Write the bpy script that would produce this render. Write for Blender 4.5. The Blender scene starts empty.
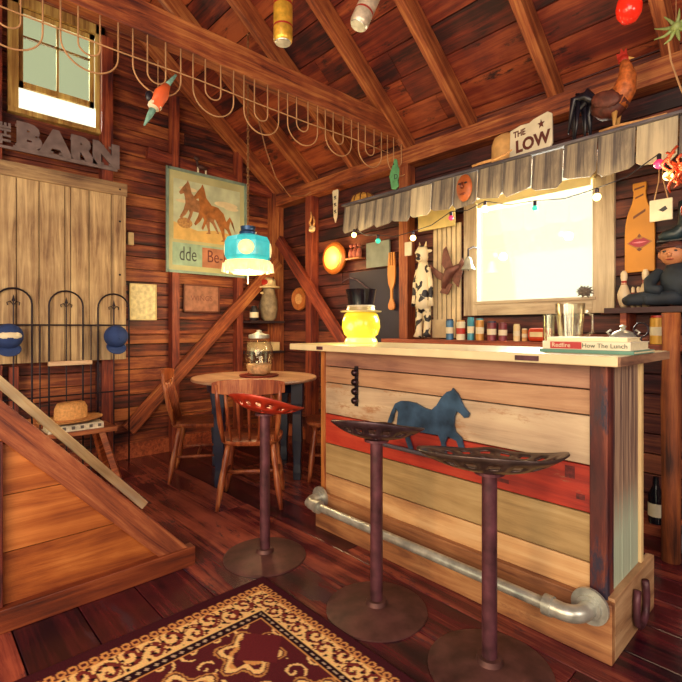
import bpy, bmesh, math, random
import numpy as np
from mathutils import Vector, Matrix, Euler
random.seed(7)
PI = math.pi
S = bpy.context.scene
COL = S.collection

# ------------------------------------------------------------------ camera
H = 1.15                                   # eye height
YAW = math.atan2(0.7325, 0.6808)           # looks towards the far left corner of the room
FOC = 474.0
cam_d = bpy.data.cameras.new('camera'); cam = bpy.data.objects.new('camera', cam_d)
COL.objects.link(cam); S.camera = cam
cam_d.sensor_width = 36; cam_d.lens = 36 * FOC / 682
cam_d.shift_y = -13 / 682
cam.location = (0, 0, H); cam.rotation_euler = (PI/2, 0, YAW)
cam_d.clip_start = 0.05

# ------------------------------------------------------------------ light
W = bpy.data.worlds.new('world'); S.world = W; W.use_nodes = True
bg = W.node_tree.nodes['Background']
bg.inputs[0].default_value = (1.0, 0.96, 0.66, 1); bg.inputs[1].default_value = 1.15

def area(name, loc, target, size, power, color):
    l = bpy.data.lights.new(name, 'AREA'); l.shape = 'RECTANGLE'; l.size = size[0]; l.size_y = size[1]
    l.energy = power; l.color = color
    o = bpy.data.objects.new(name, l); COL.objects.link(o); o.location = loc
    o.rotation_euler = (Vector(target) - Vector(loc)).to_track_quat('-Z', 'Y').to_euler()
    return o
def point(name, loc, power, color, r=0.04):
    l = bpy.data.lights.new(name, 'POINT'); l.energy = power; l.color = color; l.shadow_soft_size = r
    o = bpy.data.objects.new(name, l); COL.objects.link(o); o.location = loc
    return o
area('front_fill', (1.1, -1.9, 2.0), (-1.8, 1.6, 0.9), (2.6, 1.8), 92, (1.0, 0.80, 0.62))  # added warm fill from behind the viewer; the opening is only assumed
area('violet_fill', (-.6, -1.6, 3.6), (-2.4, 1.8, 1.8), (1.6, 1.2), 30, (0.50, 0.40, 1.0))  # violet fill added to lift the shadows; the roof has no opening
area('loft_window_light', (-4.75, 0.9, 3.35), (-2.2, 1.2, 0.2), (0.55, 0.7), 40, (1.0, 0.95, 0.8))
area('bar_window_light', (-1.45, 3.42, 1.75), (-1.6, 1.6, 1.0), (0.75, 0.8), 60, (1.0, 0.95, 0.8))
area('bar_end_fill', (1.7, .9, 1.7), (-.6, 2.0, .7), (1.0, 1.0), 26, (1.0, .86, .72))  # added fill that brightens the bar's right end; no window there
area('warm_wall_fill', (-1.0, -2.1, 1.4), (-4.0, 1.6, 0.6), (1.2, 1.6), 62, (1.0, 0.66, 0.36))  # orange fill added for the warm lower left wall; its source is assumed
S.view_settings.view_transform = 'Standard'; S.view_settings.look = 'None'
S.view_settings.exposure = 0.42; S.view_settings.gamma = 1
S.view_settings.use_curve_mapping = False

# ------------------------------------------------------------------ helpers
FW = Vector((-0.7325, 0.6808, 0)); RT = Vector((0.6808, 0.7325, 0))
def at(px, py, X=None, Y=None, Z=None, t=None):
    """point of the room seen at this spot of the photograph, on the plane X=, Y= or Z="""
    d = FW + RT * ((px - 341) / FOC) + Vector((0, 0, (328 - py) / FOC))
    if X is not None: t = X / d.x
    elif Y is not None: t = Y / d.y
    elif Z is not None: t = (Z - H) / d.z
    return Vector((0, 0, H)) + d * t

def set_in(b, name, v):
    if name in b.inputs: b.inputs[name].default_value = v
def c4(c): return (c[0], c[1], c[2], 1)
def srgb(h):
    h = h.lstrip('#'); v = [int(h[i:i+2], 16) / 255 for i in (0, 2, 4)]
    return tuple(x / 12.92 if x <= .04045 else ((x + .055) / 1.055) ** 2.4 for x in v)
_m = {}
def mat(name, col, rough=0.6, metal=0.0, emit=None, es=0, trans=0, var=0.12, scale=12, bump=0.0, alpha=1):
    """plain material whose colour is broken up by a little noise"""
    if name in _m: return _m[name]
    if isinstance(col, str): col = srgb(col)
    m = bpy.data.materials.new(name); m.use_nodes = True; nt = m.node_tree; N = nt.nodes; L = nt.links
    b = N['Principled BSDF']; set_in(b, 'Roughness', rough); set_in(b, 'Metallic', metal)
    tc = N.new('ShaderNodeTexCoord'); no = N.new('ShaderNodeTexNoise'); no.inputs['Scale'].default_value = scale
    no.inputs['Detail'].default_value = 5
    L.new(tc.outputs['Object'], no.inputs['Vector'])
    r = N.new('ShaderNodeValToRGB'); L.new(no.outputs['Fac'], r.inputs['Fac'])
    r.color_ramp.elements[0].position = .3; r.color_ramp.elements[1].position = .7
    r.color_ramp.elements[0].color = c4([max(0, x * (1 - var)) for x in col])
    r.color_ramp.elements[1].color = c4([min(1, x * (1 + var)) for x in col])
    L.new(r.outputs['Color'], b.inputs['Base Color'])
    if trans: set_in(b, 'Transmission Weight', trans); set_in(b, 'IOR', 1.3)
    if emit is not None:
        set_in(b, 'Emission Color', c4(srgb(emit) if isinstance(emit, str) else emit)); set_in(b, 'Emission Strength', es)
    if bump:
        bp = N.new('ShaderNodeBump'); bp.inputs['Strength'].default_value = bump; bp.inputs['Distance'].default_value = .01
        L.new(no.outputs['Fac'], bp.inputs['Height']); L.new(bp.outputs['Normal'], b.inputs['Normal'])
    set_in(b, 'Alpha', alpha)
    _m[name] = m; return m

def wood(name, dark, mid, light, axis='x', rough=0.6, spread=0.45, grain=26, knots=0.5, stain=None, stain_at=.6, bump=.35):
    """boards: grain runs along the given local axis, every board has its own tone"""
    if name in _m: return _m[name]
    dark, mid, light = [srgb(c) if isinstance(c, str) else c for c in (dark, mid, light)]
    m = bpy.data.materials.new(name); m.use_nodes = True; nt = m.node_tree; N = nt.nodes; L = nt.links
    b = N['Principled BSDF']; set_in(b, 'Roughness', rough)
    tc = N.new('ShaderNodeTexCoord'); mp = N.new('ShaderNodeMapping')
    geo = N.new('ShaderNodeNewGeometry')
    add = N.new('ShaderNodeVectorMath'); add.operation = 'MULTIPLY_ADD'
    comb = N.new('ShaderNodeCombineXYZ')
    for i in range(3): L.new(geo.outputs['Random Per Island'], comb.inputs[i])
    L.new(comb.outputs[0], add.inputs[0]); add.inputs[1].default_value = (13, 29, 17); L.new(tc.outputs['Object'], add.inputs[2])
    sc = [grain, grain, grain]; sc['xyz'.index(axis)] = grain / 16
    mp.inputs['Scale'].default_value = sc
    L.new(add.outputs[0], mp.inputs['Vector'])
    n1 = N.new('ShaderNodeTexNoise'); n1.inputs['Scale'].default_value = 1; n1.inputs['Detail'].default_value = 8; n1.inputs['Roughness'].default_value = .72
    n1.inputs['Distortion'].default_value = .6
    L.new(mp.outputs[0], n1.inputs['Vector'])
    n2 = N.new('ShaderNodeTexNoise'); n2.inputs['Scale'].default_value = 3.1; n2.inputs['Detail'].default_value = 3
    L.new(add.outputs[0], n2.inputs['Vector'])
    # fac = grain*.55 + blotch*.35 + board*.spread
    m1 = N.new('ShaderNodeMath'); m1.operation = 'MULTIPLY'; m1.inputs[1].default_value = 1.55; L.new(n1.outputs['Fac'], m1.inputs[0])
    m2 = N.new('ShaderNodeMath'); m2.operation = 'MULTIPLY_ADD'; m2.inputs[1].default_value = .75; L.new(n2.outputs['Fac'], m2.inputs[0]); L.new(m1.outputs[0], m2.inputs[2])
    m3 = N.new('ShaderNodeMath'); m3.operation = 'MULTIPLY_ADD'; m3.inputs[1].default_value = spread; L.new(geo.outputs['Random Per Island'], m3.inputs[0]); L.new(m2.outputs[0], m3.inputs[2])
    m4 = N.new('ShaderNodeMath'); m4.operation = 'SUBTRACT'; m4.inputs[1].default_value = .66 + spread / 2; L.new(m3.outputs[0], m4.inputs[0])
    r = N.new('ShaderNodeValToRGB'); L.new(m4.outputs[0], r.inputs['Fac'])
    e = r.color_ramp.elements; e[0].position = .22; e[0].color = c4(dark); e[1].position = .8; e[1].color = c4(light)
    k = e.new(.5); k.color = c4(mid)
    out = r.outputs['Color']
    if stain:
        n3 = N.new('ShaderNodeTexNoise'); n3.inputs['Scale'].default_value = 5; n3.inputs['Detail'].default_value = 9; n3.inputs['Roughness'].default_value = .75
        mp3 = N.new('ShaderNodeMapping'); s3 = [1.6, 1.6, 1.6]; s3['xyz'.index(axis)] = .5; mp3.inputs['Scale'].default_value = s3
        L.new(add.outputs[0], mp3.inputs['Vector']); L.new(mp3.outputs[0], n3.inputs['Vector'])
        r3 = N.new('ShaderNodeValToRGB'); r3.color_ramp.elements[0].position = stain_at - .03; r3.color_ramp.elements[1].position = stain_at + .04
        L.new(n3.outputs['Fac'], r3.inputs['Fac'])
        mx = N.new('ShaderNodeMixRGB'); L.new(r3.outputs[0], mx.inputs[0]); L.new(out, mx.inputs[1]); mx.inputs[2].default_value = c4(srgb(stain) if isinstance(stain, str) else stain)
        out = mx.outputs[0]
    L.new(out, b.inputs['Base Color'])
    bp = N.new('ShaderNodeBump'); bp.inputs['Strength'].default_value = bump; bp.inputs['Distance'].default_value = .006
    L.new(n1.outputs['Fac'], bp.inputs['Height']); L.new(bp.outputs['Normal'], b.inputs['Normal'])
    _m[name] = m; return m

def glass(name, col, rough=.05, mixf=.75, tint=(.97, .97, .95)):
    """thin clear glass: mostly see-through with a glossy skin"""
    if name in _m: return _m[name]
    m = bpy.data.materials.new(name); m.use_nodes = True; nt = m.node_tree; N = nt.nodes; L = nt.links
    N.remove(N['Principled BSDF']); b = N.new('ShaderNodeBsdfGlossy'); b.inputs['Color'].default_value = c4(srgb(col)); b.inputs['Roughness'].default_value = rough
    lw = N.new('ShaderNodeLayerWeight'); lw.inputs[0].default_value = .5; mu = N.new('ShaderNodeMath'); mu.operation = 'MULTIPLY_ADD'
    L.new(lw.outputs['Facing'], mu.inputs[0]); mu.inputs[1].default_value = .6; mu.inputs[2].default_value = (1 - mixf) * .25
    tr = N.new('ShaderNodeBsdfTransparent'); tr.inputs[0].default_value = c4(tint)
    mx = N.new('ShaderNodeMixShader'); L.new(mu.outputs[0], mx.inputs[0])
    L.new(tr.outputs[0], mx.inputs[1]); L.new(b.outputs[0], mx.inputs[2]); L.new(mx.outputs[0], N['Material Output'].inputs[0])
    _m[name] = m; return m

class MB:
    def __init__(s): s.bm = bmesh.new()
    def box(s, a, b, M=None):
        """box between two corners"""
        lo = [min(a[i], b[i]) for i in range(3)]; hi = [max(a[i], b[i]) for i in range(3)]
        vs = [s.bm.verts.new((x, y, z)) for x in (lo[0], hi[0]) for y in (lo[1], hi[1]) for z in (lo[2], hi[2])]
        for f in ((0,1,3,2), (4,6,7,5), (0,4,5,1), (2,3,7,6), (0,2,6,4), (1,5,7,3)): s.bm.faces.new([vs[i] for i in f])
        if M is not None: bmesh.ops.transform(s.bm, matrix=M, verts=vs)
        return s
    def bar(s, p, q, w, h, up=(0, 0, 1)):
        p = Vector(p); q = Vector(q); d = q - p; L_ = d.length; x = d.normalized(); u = Vector(up)
        if abs(x.dot(u)) > .98: u = Vector((0, 1, 0))
        y = u.cross(x).normalized(); z = x.cross(y)
        M = Matrix((x, y, z)).transposed().to_4x4(); M.translation = p
        return s.box((0, -w/2, -h/2), (L_, w/2, h/2), M)
    def ring(s, pts): return [s.bm.verts.new(p) for p in pts]
    def bridge(s, a, b):
        n = len(a)
        for i in range(n):
            try: s.bm.faces.new((a[i], a[(i+1) % n], b[(i+1) % n], b[i]))
            except ValueError: pass
    def tube(s, pts, r, n=8, caps=True, closed=False):
        pts = [Vector(p) for p in pts]; m = len(pts)
        rs = r if isinstance(r, (list, tuple)) else [r] * m
        prev = None; rings = []
        for i, p in enumerate(pts):
            if closed: t = pts[(i+1) % m] - pts[i-1]
            else: t = pts[min(i+1, m-1)] - pts[max(i-1, 0)]
            if t.length < 1e-9: t = Vector((0, 0, 1))
            t.normalize()
            if prev is None:
                u = Vector((0, 0, 1)) if abs(t.z) < .9 else Vector((1, 0, 0))
                prev = (u - t * u.dot(t)).normalized()
            else:
                prev = prev - t * prev.dot(t)
                prev = prev.normalized() if prev.length > 1e-6 else t.orthogonal().normalized()
            v = t.cross(prev)
            rings.append(s.ring([p + (prev * math.cos(2*PI*k/n) + v * math.sin(2*PI*k/n)) * rs[i] for k in range(n)]))
        for i in range(m - 1): s.bridge(rings[i], rings[i+1])
        if closed: s.bridge(rings[-1], rings[0])
        elif caps: s.bm.faces.new(rings[0][::-1]); s.bm.faces.new(rings[-1])
        return s
    def lathe(s, prof, c=(0, 0, 0), n=24, sx=1, sy=1, M=None):
        rings = []; new = []
        for r, z in prof:
            rg = s.ring([(c[0] + r * sx * math.cos(2*PI*k/n), c[1] + r * sy * math.sin(2*PI*k/n), c[2] + z) for k in range(n)])
            rings.append(rg); new += rg
        for i in range(len(rings) - 1): s.bridge(rings[i], rings[i+1])
        s.bm.faces.new(rings[0][::-1]); s.bm.faces.new(rings[-1])
        if M is not None: bmesh.ops.transform(s.bm, matrix=M, verts=new)
        return s
    def ball(s, c, r, n=16, M=None):
        r = r if isinstance(r, (list, tuple)) else (r, r, r)
        k = bmesh.ops.create_uvsphere(s.bm, u_segments=n, v_segments=max(6, n//2+2), radius=1)
        T = Matrix.Translation(c) @ (M if M is not None else Matrix()) @ Matrix.Diagonal((r[0], r[1], r[2], 1))
        bmesh.ops.transform(s.bm, matrix=T, verts=k['verts']); return s
    def prism(s, pts, d0, d1, M=None):
        """outline in x,z pulled from y=d0 to y=d1"""
        a = s.ring([(x, d0, z) for x, z in pts]); b = s.ring([(x, d1, z) for x, z in pts])
        s.bm.faces.new(a); s.bm.faces.new(b[::-1]); s.bridge(a, b)
        if M is not None: bmesh.ops.transform(s.bm, matrix=M, verts=a + b)
        return s
    def build(s, name, m, parent=None, loc=None, rot=None, smooth=False, bevel=0, mw=None):
        bmesh.ops.recalc_face_normals(s.bm, faces=s.bm.faces)
        me = bpy.data.meshes.new(name); s.bm.to_mesh(me); s.bm.free()
        me.materials.append(m)
        if smooth:
            for p in me.polygons: p.use_smooth = True
        o = bpy.data.objects.new(name, me); COL.objects.link(o)
        if smooth == 'auto':
            md = o.modifiers.new('e', 'EDGE_SPLIT'); md.split_angle = .7
        if bevel:
            md = o.modifiers.new('b', 'BEVEL'); md.width = bevel; md.segments = 2; md.limit_method = 'ANGLE'
        if parent: o.parent = parent
        if mw is not None: o.matrix_local = mw
        if loc is not None: o.location = loc
        if rot is not None: o.rotation_euler = rot
        return o
def B(a, b): return MB().box(a, b)
def tag(o, label, cat, group=None, kind=None):
    if label: o['label'] = label
    if cat: o['category'] = cat
    if group: o['group'] = group
    if kind: o['kind'] = kind
    return o
def thing(name, label, cat, loc=(0, 0, 0), rotz=0, group=None, rot=None):
    o = bpy.data.objects.new(name, None); COL.objects.link(o); o.empty_display_size = .1
    o.location = loc; o.rotation_euler = rot or (0, 0, rotz)
    return tag(o, label, cat, group)
def struct(o): o['kind'] = 'structure'; return o
def orient(p, q, up=(0, 0, 1)):
    p = Vector(p); q = Vector(q); x = (q - p).normalized(); u = Vector(up)
    if abs(x.dot(u)) > .98: u = Vector((0, 1, 0))
    y = u.cross(x).normalized(); z = x.cross(y)
    M = Matrix((x, y, z)).transposed().to_4x4(); M.translation = p
    return M, (q - p).length
def timber(name, p, q, w, h, m, up=(0, 0, 1), bevel=.004, parent=None):
    """one squared length of timber, grain along its length"""
    M, L_ = orient(p, q, up)
    return B((0, -w/2, -h/2), (L_, w/2, h/2)).build(name, m, parent, mw=M, bevel=bevel)
def dup(root, loc, rotz=None, label=None, rot=None):
    r = root.copy(); COL.objects.link(r); r.location = loc
    if rotz is not None: r.rotation_euler = (0, 0, rotz)
    if rot is not None: r.rotation_euler = rot
    if label: r['label'] = label
    for ch in list(root.children):
        c = ch.copy(); COL.objects.link(c); c.parent = r
        for g in list(ch.children):
            d = g.copy(); COL.objects.link(d); d.parent = c
    return r
def lettering(name, txt, size, depth, m, parent, loc, rot, offset=0.0, align='CENTER', sx=1):
    cu = bpy.data.curves.new(name, 'FONT'); cu.body = txt; cu.size = size; cu.extrude = depth; cu.offset = offset
    cu.align_x = align; cu.align_y = 'CENTER'; cu.resolution_u = 3
    o = bpy.data.objects.new(name, cu); COL.objects.link(o)
    bpy.context.view_layer.update()
    me = bpy.data.meshes.new_from_object(o.evaluated_get(bpy.context.evaluated_depsgraph_get()))
    bpy.data.objects.remove(o); me.materials.clear(); me.materials.append(m)
    o = bpy.data.objects.new(name, me); COL.objects.link(o)
    if parent: o.parent = parent
    o.location = loc; o.rotation_euler = rot; o.scale = (sx, 1, 1)
    return o
FACE_X = (PI/2, 0, PI/2)      # lettering that faces +X (left wall)
FACE_Y = (PI/2, 0, 0)         # lettering that faces -Y (window wall, bar front)

# ------------------------------------------------------------------ materials
M_siding = wood('barn_siding', '#240c12', '#6e2e1e', '#b06a3a', 'y', .6, .28, 26)
M_sidingx = wood('barn_siding_back', '#1c0a12', '#501f1c', '#84482e', 'x', .6, .28, 26)
M_timber = wood('old_timber', '#3e1414', '#8c4526', '#c07c44', 'x', .6, .25, 30)
M_rafter = wood('rafter_timber', '#4a1a14', '#944c28', '#c07c44', 'x', .6, .3, 30)
M_roof = wood('roof_boards', '#280a10', '#6e2618', '#a4522c', 'x', .6, .4, 14, stain='#2c0e14', stain_at=.60)
M_red = wood('red_brown_post', '#30101a', '#783020', '#ac5c38', 'x', .55, .3, 30)
M_floor = wood('painted_floor', '#1c0816', '#541a22', '#a05240', 'x', .26, .4, 9, stain='#382432', stain_at=.60, bump=.2)
M_grey = wood('weathered_grey', '#6a4c3a', '#a58a68', '#cdb48a', 'z', .75, .4, 24)
M_greyx = wood('weathered_grey_rail', '#5c4236', '#8f7458', '#b89c74', 'y', .75, .3, 24)
M_trim = wood('window_trim', '#85705a', '#b5a185', '#d6c4a4', 'x', .7, .2, 14)
M_trimz = wood('window_trim_upright', '#85705a', '#b5a185', '#d6c4a4', 'z', .7, .2, 14)
M_chair = wood('chair_wood', '#4a1c16', '#8e4426', '#c07a48', 'z', .35, .2, 30)
M_dark = mat('dark_iron', '#241c28', .45, .6, var=.3)
M_blackpt = mat('black_paint', '#14111c', .4, var=.3)
M_white = mat('aged_white', '#d8cdb0', .5, var=.15)
M_cream = mat('cream_paint', '#d9c292', .55, var=.15)
M_steel = mat('galvanised_steel', '#b2b4ac', .34, .6, var=.3, scale=25)
M_rust = mat('rusty_iron', '#56303a', .48, .35, var=.55, scale=18, bump=.3)
M_blue = mat('navy_cloth', '#223a72', .8, var=.2)
M_straw = mat('straw', '#c8935a', .8, var=.25, scale=60, bump=.4)
M_glass = glass('clear_glass', '#e8e4d6')

# ------------------------------------------------------------------ shell
XL, YB = -4.35, 3.08                      # left wall face, window wall face
XR, YF = 2.2, -2.4
PLATE = 2.60; SL = 0.76                   # roof springs from the window wall and rises towards the viewer
RIDGE_Y = 0.35
def roof_z(y): return PLATE + 0.10 + SL * (YB - y) if y > RIDGE_Y else PLATE + 0.10 + SL * (YB - RIDGE_Y) - SL * (RIDGE_Y - y)

# floor boards run across the picture
f = MB(); y = YF; 
while y < YB + .2:
    x = XL - .2 - random.random()
    while x < XR:
        L_ = random.uniform(1.4, 2.6); f.box((x, y, -.03), (min(x + L_, XR), y + .222, 0)); x += L_ + .003
    y += .226
struct(f.build('floor', M_floor, bevel=.003))

struct(B((XL - .3, YF, -.06), (XR, YB + .2, -.032)).build('floor_base', mat('sub_floor', '#140a0c', .9)))
# left wall (gable) with an opening for the loft window
WY0, WY1, WZ0, WZ1 = 0.66, 1.20, 2.84, 3.62
w = MB(); z = 0; bh = .112
while z < roof_z(RIDGE_Y):
    z1 = z + bh - .006
    ymax = YB + .1
    # clip the board to the roof slope
    ys = [(YF, ymax)]
    if z + bh > PLATE: 
        yr = YB - (z - PLATE - .1) / SL; yl = 2 * RIDGE_Y - yr; ys = [(max(YF, yl), min(ymax, yr + .05))]
    out = []
    for a, b_ in ys:
        if z1 > WZ0 - .02 and z < WZ1: out += [(a, WY0 - .03), (WY1 + .03, b_)]
        else: out.append((a, b_))
    for a, b_ in out:
        if b_ - a > .02:
            cut = random.uniform(a, b_) if random.random() < .3 else a + .01
            w.box((XL - .025 - random.random()*.006, a, z), (XL - random.random()*.006, cut - .002, z1)); w.box((XL - .025, cut, z), (XL - random.random()*.006, b_, z1))
    z += bh
struct(w.build('wall_left', M_siding, bevel=.004))
struct(B((XL - .05, YF, 0), (XL - .03, WY0 - .03, 4.8)).box((XL - .05, WY1 + .03, 0), (XL - .03, YB + .1, 4.8)).box((XL - .05, WY0 - .03, 0), (XL - .03, WY1 + .03, WZ0 - .02)).box((XL - .05, WY0 - .03, WZ1), (XL - .03, WY1 + .03, 4.8)).build('wall_left_outer', mat('outer_boards', '#1c0c0c', .8)))

# window wall with its opening
OX0, OX1, OZ0, OZ1 = -1.84, -1.06, 1.34, 2.18
w = MB(); z = 0
while z < PLATE + .1:
    z1 = min(z + bh - .006, PLATE + .1)
    segs = [(XL - .1, XR)]
    if z1 > OZ0 - .02 and z < OZ1: segs = [(XL - .1, OX0 - .03), (OX1 + .03, XR)]
    for a, b_ in segs:
        cut = random.uniform(a, b_) if random.random() < .3 else a + .01
        w.box((a, YB + random.random()*.006, z), (cut - .002, YB + .03, z1)); w.box((cut, YB + random.random()*.006, z), (b_, YB + .03, z1))
    z += bh
struct(w.build('wall_back', M_sidingx, bevel=.004))
struct(B((XL - .1, YB + .03, 0), (OX0 - .03, YB + .05, 2.8)).box((OX1 + .03, YB + .03, 0), (XR, YB + .05, 2.8)).box((OX0 - .03, YB + .03, 0), (OX1 + .03, YB + .05, OZ0 - .02)).box((OX0 - .03, YB + .03, OZ1), (OX1 + .03, YB + .05, 2.8)).build('wall_back_outer', _m['outer_boards']))
w = MB(); z = 0
while z < 4.8:
    w.box((XR, YF, z), (XR + .03, YB + .1, z + bh - .005)); z += bh
struct(w.build('wall_right', M_siding))

# roof boards: two slopes
r = MB(); ca, sa = 1 / math.hypot(1, SL), SL / math.hypot(1, SL)
for side in (0, 1):
    s_ = -.15; SLEN = (YB - RIDGE_Y) / ca
    while s_ < SLEN:
        s1 = min(s_ + .21, SLEN)
        def pt(s, up, x):
            yy = YB - s * ca; zz = PLATE + .10 + s * sa
            if side: yy = 2 * RIDGE_Y - yy
            return (x, yy + (up * sa if not side else -up * sa), zz + up * ca)
        x = XL - .2
        while x < XR + .1:
            x1 = min(x + random.uniform(1.6, 3), XR + .1)
            vs = [r.bm.verts.new(pt(a, u, xx)) for xx in (x, x1 - .003) for a in (s_, s1 - .007) for u in (0, .022)]
            for ff in ((0,1,3,2), (4,6,7,5), (0,4,5,1), (2,3,7,6), (0,2,6,4), (1,5,7,3)): r.bm.faces.new([vs[i] for i in ff])
            x = x1
        s_ = s1
struct(r.build('ceiling', M_roof))
r = MB()
for side in (0, 1):
    def q(y, z): return (2 * RIDGE_Y - y if side else y, z)
    a = q(YB + .2, PLATE + .10 - .2*SL + .03); b_ = q(RIDGE_Y, PLATE + .10 + SL * (YB - RIDGE_Y) + .03)
    r.prism([a, b_, (b_[0], b_[1] + .02), (a[0], a[1] + .02)], 0, XR - XL + .4, Matrix(((0, 1, 0, XL - .2), (1, 0, 0, 0), (0, 0, 1, 0), (0, 0, 0, 1))))
struct(r.build('ceiling_outer', _m['outer_boards']))

# rafters every 0.6 m
TS = dict(label=None)
rx = [-4.28, -3.69, -3.07, -2.46, -1.89, -1.27, -.66, -.05, .55, 1.15, 1.75]
for i, x in enumerate(rx):
    for side in (0, 1):
        off = -.075
        a = (x, YB + .05, PLATE + .10 + off/ca - .05*SL + .0); b_ = (x, RIDGE_Y, PLATE + .10 + SL * (YB - RIDGE_Y) + off/ca)
        if side: a = (x, 2*RIDGE_Y - a[1], a[2])
        if side and i > 4: continue
        o = timber('trim_%d' % (i + 1 + side * 20), a, b_, .06, .14, M_rafter); struct(o)
# plate on top of the window wall
struct(timber('trim_40', (XL, YB - .05, PLATE - .07), (XR, YB - .05, PLATE - .07), .12, .13, M_timber))
# tie beam crossing the room
TB = timber('trim_41', (-2.49, YF, 2.735), (-2.49, YB - .1, 2.735), .09, .165, M_timber, bevel=.008); struct(TB)
# plate on the left wall carrying the gable studs
ob = struct(timber('trim_42', (XL + .05, 1.62, 2.72), (XL + .05, YB, 2.60), .07, .10, M_red))
# studs and braces of the left wall
n = 43
def stud(p, q, w_, h_, m=M_red, up=(1, 0, 0)):
    global n
    struct(timber('trim_%d' % n, p, q, w_, h_, m, up)); n += 1
for px, zt, wd in ((106, 3.6, .09), (174, 3.3, .07), (238, 3.0, .07)):
    p = at(px, 328, X=XL + .05); stud((XL + .05, p.y, 0), (XL + .05, p.y, zt), wd, .09)
stud((XL + .05, .50, 0), (XL + .05, .50, 3.9), .10, .09)
stud((XL + .06, YB - .07, 0), (XL + .06, YB - .07, PLATE), .13, .12, M_timber)
a = at(128, 430, X=XL + .12); b_ = at(278, 262, X=XL + .12); stud(a, b_, .12, .05, M_timber)
# window wall studs and brace
for px, m_ in ((312, M_red), (407, M_timber)):
    p = at(px, 300, Y=YB - .05); stud((p.x, YB - .05, 0), (p.x, YB - .05, PLATE - .13), .09, .10, m_, (0, 1, 0))
a = at(279, 240, Y=YB - .13); b_ = at(341, 338, Y=YB - .13); b_ = a + (b_ - a) * 1.6; stud(a, b_, .05, .11, M_red, (0, 0, 1))
for x in (-.12, .5): stud((x, YB - .04, 0), (x, YB - .04, PLATE - .13), .09, .08, M_red, (0, 1, 0))
# low nailing rails of the left wall seen under the poster
a = at(125, 337, X=XL + .02); b_ = at(235, 334, X=XL + .02)
stud((XL + .02, a.y, 1.115), (XL + .02, b_.y + .3, 1.115), .03, .04, M_timber, (0, 0, 1))
struct(B((XL, YF, 0), (XL + .025, YB, .13)).build('baseboard_left', M_red))
struct(B((XL, YB - .025, 0), (XR, YB, .12)).build('baseboard_back', M_red))

# loft window: double hung sash, lower sash pushed up
M_wframe = wood('loft_frame', '#6a4420', '#a58044', '#d8c070', 'z', .6, .2, 14)
wf = MB()
wf.box((XL, WY0 - .07, WZ0 - .05), (XL + .035, WY0, WZ1 + .08)).box((XL, WY1, WZ0 - .05), (XL + .035, WY1 + .075, WZ1 + .08))
wf.box((XL, WY0 - .07, WZ1), (XL + .035, WY1 + .075, WZ1 + .08))
o = struct(wf.build('window_1', M_wframe, bevel=.003))
struct(B((XL - .03, WY0 - .07, WZ0 - .06), (XL + .06, WY1 + .075, WZ0 - .02)).build('window_sill', M_wframe, o, bevel=.004))
sw = MB(); zc = WZ0 + .17
sw.box((XL - .03, WY0, zc), (XL - .005, WY1, zc + .045)).box((XL - .03, WY0, WZ1 - .04), (XL - .005, WY1, WZ1))
sw.box((XL - .03, WY0, zc), (XL - .005, WY0 + .035, WZ1)).box((XL - .03, WY1 - .035, zc), (XL - .005, WY1, WZ1))
sw.box((XL - .028, (WY0+WY1)/2 - .008, zc), (XL - .008, (WY0+WY1)/2 + .008, WZ1))
sw.box((XL - .028, WY0, WZ1 - .22), (XL - .008, WY1, WZ1 - .205))
struct(sw.build('sash', M_wframe, o))
struct(B((XL - .02, WY0, zc), (XL - .016, WY1, WZ1)).build('pane', glass('dusty_glass', '#b8b89c', .3, .8, (.60, .64, .58)), o))
# bar window
wf = MB()
wf.box((OX0 - .11, YB - .03, OZ0 - .10), (OX0, YB, OZ1 + .1)).box((OX1, YB - .03, OZ0 - .10), (OX1 + .12, YB, OZ1 + .1))
o = struct(wf.build('window_2', M_trimz, bevel=.003))
struct(B((OX0, YB - .03, OZ0 - .10), (OX1, YB, OZ0)).box((OX0, YB - .03, OZ1), (OX1, YB, OZ1 + .1)).build('window_rail', M_trim, o, bevel=.003))
struct(B((OX0 - .02, YB - .045, OZ0 - .02), (OX1 + .02, YB + .03, OZ0)).build('window_sill', M_trim, o, bevel=.003))
struct(B((OX0, YB + .01, OZ0), (OX1, YB + .014, OZ1)).build('pane', M_glass, o))
sh = tag(MB().lathe([(.012, 0), (.012, .80)], n=10).build('roller_blind', mat('blind_cream', '#e6d9a0', .8), loc=(OX0 - .0, YB - .045, 2.055), rot=(0, PI/2, 0)), 'rolled cream blind across the top of the bright bar window', 'blind')
sh2 = B((-.012, -.012, .02), (.05, -.009, .78)).build('blind_cloth', _m['blind_cream'], sh)

# ------------------------------------------------------------------ hatch with sloping top (left foreground)
HX = -2.21
t = thing('stair_hatch', 'orange-brown boarded hatch with sloping top beside the rug', 'hatch', (HX, 0, 0))
M_hatch = wood('hatch_pine', '#6a2c14', '#a05826', '#c87e40', 'y', .5, .25, 12)
M_string = wood('stringer_red', '#4a1a16', '#8c4a2c', '#b5744a', 'x', .6, .2, 26, stain='#4c3a38', stain_at=.63)
def slope(y): return .894 - 1.064 * (y - .279)
p = MB()
z = .09; hs = [.20, .22, .20, .24, .3]
for hgt in hs:
    z1 = z + hgt - .004
    y0, ya, yb = -.05, .279 + (.80 - z1) / 1.064, .279 + (.80 - z) / 1.064
    if ya > y0: p.prism([(y0, z), (yb, z), (ya, z1), (y0, z1)], 0, -.03, Matrix(((0, 1, 0, 0), (1, 0, 0, 0), (0, 0, 1, 0), (0, 0, 0, 1))))
    z += hgt
p.build('side_panel', M_hatch, t)
timber('sloping_board', (.012, -.05, slope(-.05) - .092), (.012, .985, slope(.985) - .092), .03, .105, M_string, parent=t)
timber('sill_beam', (.012, -.1, .045), (.012, 1.05, .045), .06, .09, wood('sill_brown', '#37140f', '#6e3018', '#96502a', 'x', .5, .2, 16), parent=t)
q = MB(); k = 0
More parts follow.
